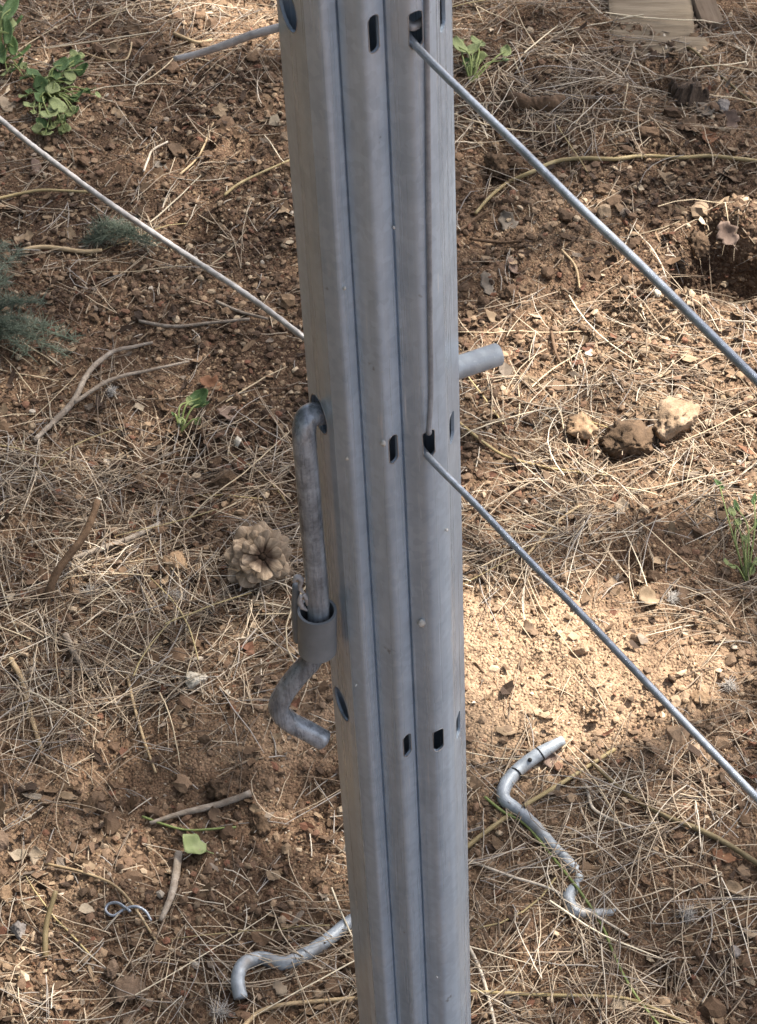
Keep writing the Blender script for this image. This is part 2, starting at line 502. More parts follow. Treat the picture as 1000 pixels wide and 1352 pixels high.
# punched slots and holes: rows measured on the front face
def surf(f, n_in=0):
    """point on the profile at x fraction f and the outward normal there"""
    x = -.035 + .07 * f
    best = None
    for a, b in zip(prof[4:-4][:-1], prof[4:-4][1:]):
        if a[0] <= x <= b[0]:
            t = (x - a[0]) / (b[0] - a[0] + 1e-9); y = a[1] + (b[1] - a[1]) * t
            d = b - a; nn = np.array((d[1], -d[0])); nn /= np.linalg.norm(nn)
            if best is None or y < best[0][1]: best = (np.array((x, y)), nn)
    return best
def row_z(px, py, f):
    return on_y(px, py, float(surf(f)[0][1])).z
cut = bmesh.new()
RIMS = []
def cutter(f, z, w, h, rnd, depth=.006):
    p, nn = surf(f)
    if abs(nn[0]) < .5: nn = np.array((0.0, -1.0))
    tt = np.array((-nn[1], nn[0]))
    ring = []
    k = 5
    for cx, cz, a0 in ((w / 2 - rnd, h / 2 - rnd, 0), (-w / 2 + rnd, h / 2 - rnd, 90), (-w / 2 + rnd, -h / 2 + rnd, 180), (w / 2 - rnd, -h / 2 + rnd, 270)):
        for i in range(k + 1):
            a = math.radians(a0 + 90 * i / k); ring.append((cx + rnd * math.cos(a), cz + rnd * math.sin(a)))
    RIMS.append([Vector((p[0] - nn[0] * .0000 + tt[0] * u, p[1] + nn[1] * .0000 + tt[1] * u, z + w_)) for u, w_ in ring + ring[:1]] + [f])
    rows = []
    for s in (depth, -depth):
        rows.append([cut.verts.new((p[0] + nn[0] * s + tt[0] * u, p[1] + nn[1] * s + tt[1] * u, z + w_)) for u, w_ in ring])
    n = len(ring)
    for i in range(n):
        cut.faces.new((rows[0][i], rows[0][(i + 1) % n], rows[1][(i + 1) % n], rows[1][i]))
    cut.faces.new(rows[0]); cut.faces.new(rows[1][::-1])
ROWS = []
for pys in (((491, 45), (545, 40), (582, 15)), ((518, 593), (563, 587), (593, 565)), ((537, 984), (575, 978), (602, 957))):
    zs = [row_z(px, py, f) for (px, py), f in zip(pys, (.54, .772, .935))]
    ROWS.append(zs)
    for z, f in zip(zs, (.54, .772, .935)):
        cutter(f, z, .0056 if f < .9 else .0080, .0170, .0026, .0055)
HOLES = [row_z(px, py, .07) for px, py in ((375, 12), (413, 548), (452, 930))]
for z in HOLES:
    cutter(.068, z, .0195, .0195, .0096, .006)
bmesh.ops.recalc_face_normals(cut, faces=cut.faces)
cme = bpy.data.meshes.new('punch'); cut.to_mesh(cme); cut.free()
co = bpy.data.objects.new('punch', cme); COL.objects.link(co)
md = post.modifiers.new('b', 'BOOLEAN'); md.operation = 'DIFFERENCE'; md.object = co; md.solver = 'EXACT'; md.use_self = True
dg = bpy.context.evaluated_depsgraph_get(); dg.update()
new = bpy.data.meshes.new_from_object(post.evaluated_get(dg))
post.modifiers.clear(); post.data = new; new.name = 'steel_post'
bpy.data.objects.remove(co); bpy.data.meshes.remove(cme)
if not new.materials: new.materials.append(M_POST)
new.polygons.foreach_set('use_smooth', np.ones(len(new.polygons), bool))
new.set_sharp_from_angle(angle=math.radians(28))
tag(post, 'tall ribbed galvanised steel post with rows of punched slots', 'post')
# bright burred rims of the punched openings
for rim in RIMS:
    f = rim.pop()
    if f > .9: continue
    pts = []
    for q in rim:
        y = float(surf(min(.99, max(.01, (q.x + .035) / .07)))[0][1]) if f > .1 else q.y
        pts.append(Vector((q.x, y, q.z)))
    V, Fc = tube(pts, [random.uniform(.00012, .00036) for _ in pts], 5, cap=False, jit=.9)
    obj('slot_rim', MB().add(V, Fc).mesh('slot_rim'), M_WIRE_PALE, post)
# dried splashes stuck on the face
for px, py, f, s in ((557, 823, .69, .0019), (529, 1084, .55, .0014), (604, 975, .95, .0015), (460, 604, .30, .0012), (506, 585, .46, .0014), (455, 380, .29, .0007), (470, 905, .25, .0006), (590, 700, .86, .0007), (545, 1210, .55, .0006), (600, 1130, .9, .0008), (520, 300, .62, .0006), (577, 1290, .74, .0006)):
    p2, nn = surf(f)
    p = on_y(px, py, float(p2[1]) - .0004)
    v = ICO2[0] * np.array((s, .0007, s * 1.5)) * (1 + .5 * (rng.random((len(ICO2[0]), 1)) - .5))
    o = obj('mud_spot', MB().add(v, ICO2[1]).mesh('mud_spot'), M_SPOT, post)
    o.location = p; o.rotation_euler = (0, random.uniform(-.6, .6), 0)

# ------------------------------------------------------------------ wires
def wire(name, pts, r, mat, label, n=10, jit=0, sides=10, cat='wire', group=None):
    V, Fc = tube(smooth_path(pts, n), r, sides, jit=jit, round_cap=True)
    return tag(obj(name, MB().add(V, Fc).mesh(name), mat), label, cat, group)

def horizontal_wire(start_px, y0, end_px, inside, over=1.9, sag=0):
    p0 = on_y(*start_px, y0)
    p1 = on_z(*end_px, p0.z)
    d = p1 - p0
    pts = [inside(p0, d.normalized())]
    for i in range(0, 12):
        t = i / 11 * over
        q = p0 + d * t
        q.z -= sag * math.sin(min(1, t / over) * math.pi)
        pts.append(q)
    return pts
s_y = float(surf(.772)[0][1])
def wavy(p):
    return p[:2] + [q + Vector((0, random.uniform(-.0007, .0007), random.uniform(-.0009, .0009))) for q in p[2:]]
back = lambda p, d: p - d * .012 + Vector((0, .006, 0))
ptsA = horizontal_wire((547, 58), s_y, (1000, 510), back, sag=-.002)
ptsA = wavy(ptsA); wire('trellis_wire', ptsA, .0016, M_WIRE, 'blue grey trellis wire from the topmost slot of the post', cat='wire', group='wires strung to the right of the post')
ptsB = horizontal_wire((563, 600), s_y, (1000, 1064), back, sag=-.004)
ptsB = wavy(ptsB); wire('trellis_wire', ptsB, .0016, M_WIRE, 'trellis wire running down right from the slot halfway down the post', cat='wire', group='wires strung to the right of the post')
zl = on_y(405, 448, .036).z
pl = [on_y(470, 500, .030), on_y(398, 443, .036)]
for px, py, dy in ((330, 392, 0), (262, 347, .0), (200, 306, 0), (130, 258, 0), (62, 207, 0), (25, 178, 0), (-20, 142, 0), (-160, 40, 0)):
    pl.append(on_z(px, py, zl))
wire('old_wire', pl, .00145, M_WIRE_PALE, 'pale rough wire running off to the left behind the post', jit=.25, n=12)
# straight wire lying down the face of the post
pv = []
for px, py, f in ((558, -160, .86), (562, -60, .855), (564, 60, .845), (566, 250, .825), (568, 420, .812), (569, 520, .806), (567, 560, .795)):
    p2, nn = surf(min(f, .85)); pv.append(on_y(px, py, float(p2[1]) - .0016))
zslot = ROWS[1][1]
pv += [Vector((surf(.775)[0][0], s_y - .0006, zslot + .0075)), Vector((surf(.772)[0][0], s_y + .007, zslot + .003))]
wire('tie_wire', pv, .0012, M_WIRE_DARK, 'dull wire lying straight down the right side of the post face', n=6)
# loop of wire seen inside the topmost slot
zt = ROWS[0][1]
wire('wire_loop', [Vector((.012, .0085, zt + .001)), Vector((.0165, .0045, zt - .001)), Vector((.0190, .0042, zt - .0015)), Vector((.024, .0085, zt - .001))], .0018, M_WIRE_PALE,
     'short bright wire bend just inside the topmost slot of the post', n=6)
# tail of wire at upper left
zy = .040
tl = [on_y(px, py, zy) for px, py in ((420, 22), (362, 38), (330, 47), (298, 59), (265, 70), (230, 78))]
V, Fc = tube(smooth_path(tl, 6), [.0018, .0018, .0018, .0017, .0015, .0012], 8)
tag(obj('wire_tail', MB().add(V, Fc).mesh('wire_tail'), M_WIRE_PALE), 'dull grey wire tail sticking out left from the post at the top', 'wire')

# ------------------------------------------------------------------ crank rod hung through the post
pl2, nl = surf(.068)
hole = Vector((pl2[0], pl2[1], HOLES[1]))
end = on_z(660, 467, HOLES[1])
dr = (end - hole).normalized()
yd = hole.y - .010
r_ = .0056
down = [on_y(px, py, yd) for px, py in ((403, 592), (407, 640), (413, 710), (420, 790), (420, 835))]
kink = [on_y(px, py, yd - .002) for px, py in ((413, 868), (396, 888), (379, 910), (369, 929), (371, 941), (383, 953), (404, 964), (427, 977))]
path = [hole + dr * .045, hole + dr * .02, hole + dr * .002, on_y(408, 549, hole.y - .005), on_y(402, 566, yd + .002)] + down + kink
ct = empty('crank_rod', hole)
tag(ct, 'dark bent steel rod stuck through the post and hanging down with a grey sleeve', 'rod')
def child(name, mb, mat, parent, smooth=True):
    o = obj(name, mb.mesh(name, smooth), mat, parent); o.matrix_parent_inverse = Matrix.Translation(-Vector(parent.location)); return o
V, Fc = tube([hole + dr * .04, hole.lerp(end, .6), end - dr * .0009, end], [r_, r_, r_, r_ * .86], 20)
child('bright_end', MB().add(V, Fc), M_ROD, ct)
V, Fc = tube(smooth_path(path, 6), r_, 16, jit=.03)
child('shaft', MB().add(V, Fc), M_ROD_DARK, ct)
def pipe(a, b, ro, ri, sides=28, ragged=0):
    a = Vector(a); b = Vector(b); ax = (b - a).normalized()
    u = ax.cross(Vector((0, 1, 0))).normalized(); w = ax.cross(u)
    V = []
    for (c, r, top) in ((a, ro, 1), (b, ro, 0), (b, ri, 0), (a, ri, 1)):
        for k in range(sides):
            t = k * 2 * math.pi / sides
            V.append(c + (u * math.cos(t) + w * math.sin(t)) * r * (1 + ragged * (random.random() - .5)))
    F = []
    for i in range(4):
        for k in range(sides):
            p, q = i * sides + k, i * sides + (k + 1) % sides
            p2, q2 = ((i + 1) % 4) * sides + k, ((i + 1) % 4) * sides + (k + 1) % sides
            F += [(p, q, q2), (p, q2, p2)]
    return np.array([tuple(v) for v in V]), np.array(F)
ys = yd - .001
ca, cb = on_y(419, 806, ys), on_y(419.5, 857, ys)
V, Fc = pipe(ca, cb, .0098, .0084)
sl = child('sleeve', MB().add(V, Fc), M_SLEEVE, ct, True); sl.data.set_sharp_from_angle(angle=math.radians(40))
# split tab of the sleeve behind the rod, with a torn bright rim
mb = MB()
tp = [on_y(391, 772, ys + .006), on_y(391, 800, ys + .006), on_y(393, 832, ys + .007), on_y(394, 846, ys + .007)]
V, Fc = tube(smooth_path(tp, 5), [.0018, .0024, .0026, .0024], 8); mb.add(V, Fc)
child('sleeve_tab', mb, M_SLEEVE, ct)
mb = MB()
for a in ([(388, 768), (392, 762), (398, 766), (396, 776), (401, 783)], [(398, 786), (396, 794), (400, 802), (406, 806)], [(401, 784), (405, 790), (406, 799)]):
    V, Fc = tube(smooth_path([on_y(px, py, ys - .001) for px, py in a], 5), [.0009, .0015, .0012, .0006], 7, jit=.5); mb.add(V, Fc)
child('torn_rim', mb, M_TORN, ct)

# ------------------------------------------------------------------ rods lying on the ground
def ground_path(pix, dz):
    if np.ndim(dz) == 0: dz = [dz] * len(pix)
    return [G(px, py, d) for (px, py), d in zip(pix, dz)]
pz = ground_path([(560, 1165), (510, 1192), (466, 1215), (430, 1243), (398, 1263), (372, 1272), (345, 1265), (323, 1272), (314, 1292), (318, 1318)], [.003, .003, .003, .0035, .003, .003, .005, .007, .008, .005])
V, Fc = tube(smooth_path(pz, 7), .0049, 12, jit=.05)
tag(obj('bent_rod', MB().add(V, Fc).mesh('bent_rod'), M_ROD), 'shiny crooked steel rod on the soil at the left foot of the post', 'rod')
p3 = ground_path([(744, 977), (716, 993), (688, 1013), (668, 1036), (666, 1055), (684, 1070), (706, 1090), (730, 1118), (752, 1140), (764, 1157), (760, 1170), (751, 1184), (757, 1201), (776, 1207), (812, 1204)],
                 [.007, .007, .006, .006, .004, .004, .004, .003, .001, -.002, -.003, .0015, .002, .001, -.002])
V, Fc = tube(smooth_path(p3, 6), [.0035, .0052, .0052, .0052, .005, .0048, .0046, .0046, .0044, .0044, .0044, .0046, .0046, .0044, .003], 12, jit=.05)
r3 = empty('zigzag_rod', p3[3])
tag(r3, 'zigzag steel rod half buried in soil to the right of the post', 'rod')
child('shaft', MB().add(V, Fc), M_ROD, r3)
for i, t in ((1, .1), (2, .35)):
    c = Vector(p3[i]).lerp(p3[i + 1], t); d = (p3[i + 1] - p3[i]).normalized()
    a, f = pipe(c - d * .0005, c + d * .0005, .0055, .0050, 14)
    child('band', MB().add(a, f), M_BAND, r3)
c = p3[1].lerp(p3[2], .58) + Vector((-.0002, -.0028, .0046))
child('pin_hole', MB().add(ICO2[0] * .0017 + np.array(c), ICO2[1]), M_BAND, r3)
lp = ground_path([(200, 1216), (192, 1203), (180, 1197), (165, 1200), (150, 1209), (140, 1203), (143, 1194), (155, 1192), (165, 1198), (172, 1203)], [.001, .004, .006, .004, .003, .003, .004, .005, .006, .008])
V, Fc = tube(smooth_path(lp, 7), .0011, 7)
tag(obj('wire_offcut', MB().add(V, Fc).mesh('wire_offcut'), M_WIRE), 'short wire offcut bent into a loop on the bare soil', 'wire')

# ------------------------------------------------------------------ pine cone
def cone_scale_mesh():
    L, nw, nl = 1.0, 6, 7
    V = []
    for side in (0, 1):
        for i in range(nl):
            t = i / (nl - 1)
            w = (.10 + .36 * math.sin(min(1, t * 1.12) * math.pi / 2) ** 1.3) * (1 - .55 * max(0, (t - .78) / .22) ** 2)
            for j in range(nw):
                u = j / (nw - 1) * 2 - 1
                th = (.03 + .055 * max(0, t - .6) / .4) * (1 - .7 * abs(u) ** 2.5)
                z = .06 * t * t - .07 * u * u * t + (th if side == 0 else -th * .55)
                if side == 0 and t > .8 and abs(u) < .3: z += .03
                V.append((u * w, t * L - .07 * u * u * t, z))
    q = nw * nl; F = []
    for i in range(nl - 1):
        for j in range(nw - 1):
            a = i * nw + j
            F += [(a, a + 1, a + nw + 1), (a, a + nw + 1, a + nw), (q + a, q + a + nw + 1, q + a + 1), (q + a, q + a + nw, q + a + nw + 1)]
    rim = [i * nw for i in range(nl)] + [(nl - 1) * nw + j for j in range(1, nw)] + [i * nw + nw - 1 for i in range(nl - 2, -1, -1)]
    for a, b in zip(rim[:-1], rim[1:]): F += [(a, q + a, q + b), (a, q + b, b)]
    me = MB().add(V, F).mesh('scale', True); me.set_sharp_from_angle(angle=math.radians(45)); me.materials.append(M_CONE); return me
cp = G(345, 736, .028)
cone = empty('pine_cone', cp)
tag(cone, 'open brown pine cone lying in dry needles beside the post', 'pine cone')
axis_w = (Vector(CAM) - cp).normalized() + Vector((.16, .0, .10))
Q = axis_w.to_track_quat('Z', 'Y').to_matrix().to_4x4()
SC = cone_scale_mesh()
NS = 38
for i in range(NS):
    t = (i + .5) / NS * .95                      # 0 base (away) .. 1 tip (towards the camera)
    ang = i * 2.39996 + random.uniform(-.2, .2)
    zc = -.016 + .030 * t
    ln = (.0315 - .0205 * t) * random.uniform(.9, 1.08)
    if t < .12: ln *= .75
    lift = math.radians(-26 + 50 * t + random.uniform(-11, 11))
    m = Q @ Matrix.Rotation(ang, 4, 'Z') @ Matrix.Translation((0, .0035, zc)) @ Matrix.Rotation(lift, 4, 'X') @ Matrix.Rotation(random.uniform(-.15, .15), 4, 'Y') @ Matrix.Diagonal((ln * random.uniform(.70, .86) + .001, ln, ln, 1))
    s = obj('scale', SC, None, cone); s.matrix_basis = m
V = ICO2[0] * np.array((.0048, .0048, .016)) - np.array((0, 0, .006))
c = obj('core', MB().add(V, ICO2[1]).mesh('core'), M_CORE, cone); c.matrix_basis = Q

# ------------------------------------------------------------------ stones and clods
def stone(name, px, py, wpx, hpx, mat, label, cat='stone', seed=0, sink=.3, ang=.35, group=None):
    p = G(px, py + hpx * .3)
    sc = (CAM - p).length / F_PX
    rx = wpx * sc / 2; rz = hpx * sc / 2
    g = np.random.default_rng(seed * 13 + int(px) * 7 + int(py))
    v = (ICO4 if wpx > 18 else ICO2)[0].copy(); f = (ICO4 if wpx > 18 else ICO2)[1]
    for _ in range(int(7 + 16 * ang)):                 # knock flat faces off
        d = g.normal(size=3); d /= np.linalg.norm(d); lim = g.uniform(.42, .85)
        e = v @ d - lim; v -= np.where(e > 0, e, 0)[:, None] * d * .92
    k = 1 + (.55 + 1.2 * max(0, .3 - ang)) * (fbm(v[:, 0] * 14 + v[:, 2] * 9.7, v[:, 1] * 14 - v[:, 2] * 8.3, seed + 9, 4) - .5) + .22 * (fbm(v[:, 0] * 3 + v[:, 2] * 1.7 + seed, v[:, 1] * 3 + v[:, 2] * 2.3, seed) - .5) + .18 * (fbm(v[:, 0] * 8 + v[:, 2] * 5.7 + seed, v[:, 1] * 8 - v[:, 2] * 6.3, seed + 3) - .5)
    v *= k[:, None]
    v = v * np.array((rx, (rx + rz) * .55, rz * 1.0))
    v *= 1.08
    o = obj(name, MB().add(v, f).mesh(name, True), mat)
    o.location = p + Vector((0, 0, rz * (1 - 2 * sink) * .8)); o.rotation_euler = (0, 0, g.uniform(-.4, .4))
    return tag(o, label, cat, group)
stone('stone', 884, 546, 70, 62, M_ST_YEL, 'largest stone, a rough tan lump in the sun at right', seed=3)
stone('soil_clod', 838, 578, 78, 40, M_CLOD, 'dark flat clod of soil beside the large tan stone', 'clod', seed=5, ang=.1)
stone('stone', 766, 556, 46, 38, M_ST_ORG, 'ochre stone left of the dark clod', seed=6)
stone('stone', 258, 893, 32, 24, M_ST_WHT, 'chalky white stone on soil left of the rod hook', seed=7)
stone('stone', 231, 737, 36, 34, M_ST_ORG, 'buff rounded lump among needles left of the pine cone', seed=8)
stone('pebble', 301, 912, 11, 10, M_ST_WHT, 'small bright white pebble right of the chalky white stone', 'pebble', seed=9)
stone('stone', 168, 1302, 52, 30, M_ST_BRN, 'flat brown stone on soil near the bottom edge', seed=10)
stone('stone', 149, 1277, 24, 24, M_ST_BRN, 'small brown stone just above the flat brown stone', seed=11)
stone('stone', -1, 1104, 26, 36, M_ST_BRN, 'dark brown stone cut by the left edge of the photo', seed=12)
stone('stone', 767, 850, 28, 22, M_ST_YEL, 'pale yellow lump bedded in the bright sandy patch', seed=13, sink=.5)
stone('pebble', 867, 387, 12, 13, M_ST_WHT, 'white pebble just under the upper trellis wire', 'pebble', seed=14)
stone('pebble', 816, 762, 15, 12, M_ST_GRY, 'grey pebble in needles between the largest tan stone and the lower wire', 'pebble', seed=15)
stone('stone', 970, 1253, 18, 22, M_ST_GRY, 'pinkish grey upright stone near the lower right corner', seed=16)
stone('stone', 924, 919, 25, 20, M_ST_ORG, 'small ochre stone on soil above the lower wire at right', seed=17)
stone('pebble', 314, 580, 16, 16, M_ST_WHT, 'round cream pebble on dark soil left of the rod bend', 'pebble', seed=18)
stone('stone', 956, 138, 19, 17, M_ST_GRY, 'pale grey stone below the dark wood stub at upper right', seed=19)
stone('stone', 26, 1226, 20, 24, M_ST_GRY, 'slaty grey chip of stone at lower left', seed=20)
stone('stone', 6, 1178, 24, 26, M_ST_ORG, 'tan stone at the left edge above the grey chip', seed=21)
stone('soil_clod', 292, 1035, 34, 26, M_CLOD, 'soil clod above the thin grey stick left of the post', 'clod', seed=22, ang=.1)
stone('soil_clod', 345, 1085, 28, 22, M_CLOD, 'soil clod right of the thin grey stick left of the post', 'clod', seed=23, ang=.1)
stone('soil_clod', 292, 632, 40, 26, M_CLOD, 'crumbly dark clod above the pine cone', 'clod', seed=24, ang=.1)
stone('soil_clod', 925, 318, 36, 26, M_CLOD, 'soil clod on the rim of the deep hollow at right', 'clod', seed=25, ang=.1)
stone('soil_clod', 658, 214, 44, 22, M_CLOD, 'dark soil clod right of the post under the upper wire', 'clod', seed=26, ang=.1)
stone('stone', 420, 480, 14, 12, M_ST_GRY, 'small grey stone against the left side of the post', seed=27)

# ------------------------------------------------------------------ boards, stub and root at the top right
def board(name, px0, px1, py_front, depth, thick, top, mat, label, cat, rz=0, seed=0):
    a = G(px0, py_front); b = G(px1, py_front)
    w = (b - a).length
    g = np.random.default_rng(seed)
    nu, nv = 22, 22
    V = []; F = []
    for side in (0, 1):
        for j in range(nv):
            for i in range(nu):
                u, v_ = i / (nu - 1), j / (nv - 1)
                e = min(u, 1 - u, v_ * 1.0 + .0, 1 - v_)
                z = (top if side == 0 else top - thick) - (.002 * max(0, 1 - e / .04) if side == 0 else 0)
                wob = .004 * (vnoise(u * 9, side * 3.3, seed) - .5)
                z += .0012 * (vnoise(u * 2.5, v_ * 25, seed + 4) - .5) if side == 0 else 0
                V.append(((u - .5) * w, v_ * depth + (wob if j == 0 else 0), z))
    q = nu * nv
    for j in range(nv - 1):
        for i in range(nu - 1):
            p = j * nu + i
            F += [(p, p + 1, p + nu + 1), (p, p + nu + 1, p + nu), (q + p, q + p + nu + 1, q + p + 1), (q + p, q + p + nu, q + p + nu + 1)]
    rim = list(range(nu)) + [j * nu + nu - 1 for j in range(1, nv)] + [(nv - 1) * nu + i for i in range(nu - 2, -1, -1)] + [j * nu for j in range(nv - 2, -1, -1)]
    for p, r in zip(rim[:-1], rim[1:]): F += [(p, q + p, q + r), (p, q + r, r)]
    me = MB().add(V, F).mesh(name, True); me.set_sharp_from_angle(angle=math.radians(40))
    o = obj(name, me, mat); m = (a + b) / 2
    o.location = (m.x, m.y, m.z); o.rotation_euler = (math.radians(6), 0, math.atan2(b.y - a.y, b.x - a.x) + rz)
    return tag(o, label, cat)
board('wooden_board', 806, 918, 52, .16, .03, .002, M_BOARD, 'broad weathered wooden board half sunk in soil at the top right', 'board', seed=2)
board('wooden_board', 812, 936, 72, .030, .02, .001, M_BOARD, 'low narrow wooden ledge in front of the broad board', 'board', seed=5)
board('wooden_block', 926, 955, 38, .12, .03, .010, M_BLOCK, 'narrow wooden block right of the broad weathered board', 'block', seed=8)
stub_p = G(912, 132)
mb = MB(); gs = np.random.default_rng(31)
for k in range(11):
    q = stub_p + Vector((gs.uniform(-.017, .017), gs.uniform(.0, .016), -.02)); hh = gs.uniform(.022, .036); w_ = gs.uniform(.003, .0065)
    lean = Vector((gs.uniform(-.004, .004), gs.uniform(0, .006), 0))
    v, f = tube([q, q + Vector((0, 0, hh * .5)) + lean * .4, q + Vector((0, 0, hh * .85)) + lean * .8, q + Vector((0, 0, hh)) + lean], [w_, w_ * .95, w_ * .8, w_ * .35], 7, jit=.7); mb.add(v, f)
V, Fc = tube([stub_p + Vector((-.002, .0, -.03)), stub_p + Vector((0, .003, .0)), stub_p + Vector((.001, .006, .001)), stub_p + Vector((.001, .009, .003)), stub_p + Vector((.002, .012, .004)), stub_p + Vector((.002, .012, .002))], [.018, .018, .016, .014, .010, .004], 40, jit=.4); mb.add(V, Fc)
tag(obj('wood_stub', mb.mesh('wood_stub', False), M_CHAR), 'dark rotten wood stub below the boards at the top right', 'stub')
rp = ground_path([(664, 122), (684, 130), (708, 134), (730, 133), (747, 128)], [.002, .008, .010, .010, .004])
rp = [q - Vector((0, 0, .004)) for q in rp]
V, Fc = tube(smooth_path(rp, 8), [.003, .0075, .0085, .0070, .0088, .0080, .0084, .004], 14, jit=.4)
tag(obj('bark_piece', MB().add(V, Fc).mesh('bark_piece'), M_TWIG_BROWN), 'dark curved piece of bark right of the post near the top', 'bark')

# ------------------------------------------------------------------ twigs, stems and straws
def stem(name, pix, r, mat, label, cat, dz=.004, jit=.12, group=None, n=6):
    p = ground_path(pix, dz)
    rr = r if isinstance(r, (list, tuple)) else [r, r * .95, r * .8]
    V, Fc = tube(smooth_path(p, n), rr, 7, jit=jit)
    return tag(obj(name, MB().add(V, Fc).mesh(name), mat), label, cat, group)
tw = empty('forked_twig', G(98, 532))
tag(tw, 'pale forked twig lying on needles at the left', 'twig')
for nm, pix, r in (('branch', [(45, 582), (72, 556), (97, 530), (112, 500), (126, 482), (150, 464), (176, 458), (202, 452)], [.0022, .0026, .0027, .0022, .0018, .0012]),
                   ('branch', [(98, 532), (120, 517), (150, 500), (200, 488), (250, 477)], [.0018, .0018, .0015, .0009])):
    V, Fc = tube(smooth_path(ground_path(pix, .007), 6), r, 8, jit=.25)
    child(nm, MB().add(V, Fc), M_TWIG_PALE, tw)
# leaning cut stalk
b0 = G(52, 815, 0); tip = on_z(130, 660, .055)
V, Fc = tube(smooth_path([b0 - Vector((0, 0, .01)), b0.lerp(tip, .35) + Vector((-.004, 0, 0)), b0.lerp(tip, .7) + Vector((.003, 0, 0)), tip], 6), [.0032, .0034, .003, .0028], 9, jit=.12)
stk = empty('cut_stalk', b0)
tag(stk, 'brown cut stalk leaning up out of needles at far left', 'stalk')
child('stalk', MB().add(V, Fc), M_TWIG_BROWN, stk)
dd = (tip - b0).normalized()
V, Fc = tube([tip, tip + dd * .0016], .0026, 9); child('cut_end', MB().add(V, Fc), M_ROOT, stk)
b0 = G(60, 1266, 0); tip = on_z(74, 1176, .03)
V, Fc = tube(smooth_path([b0, b0.lerp(tip, .5) + Vector((-.003, 0, 0)), tip], 6), [.0022, .002, .0016], 8, jit=.25)
tag(obj('dead_stalk', MB().add(V, Fc).mesh('dead_stalk'), M_OLIVE), 'short olive stalk standing in bare soil at lower left', 'stalk')
SG = 'twigs and stems lying on the ground'
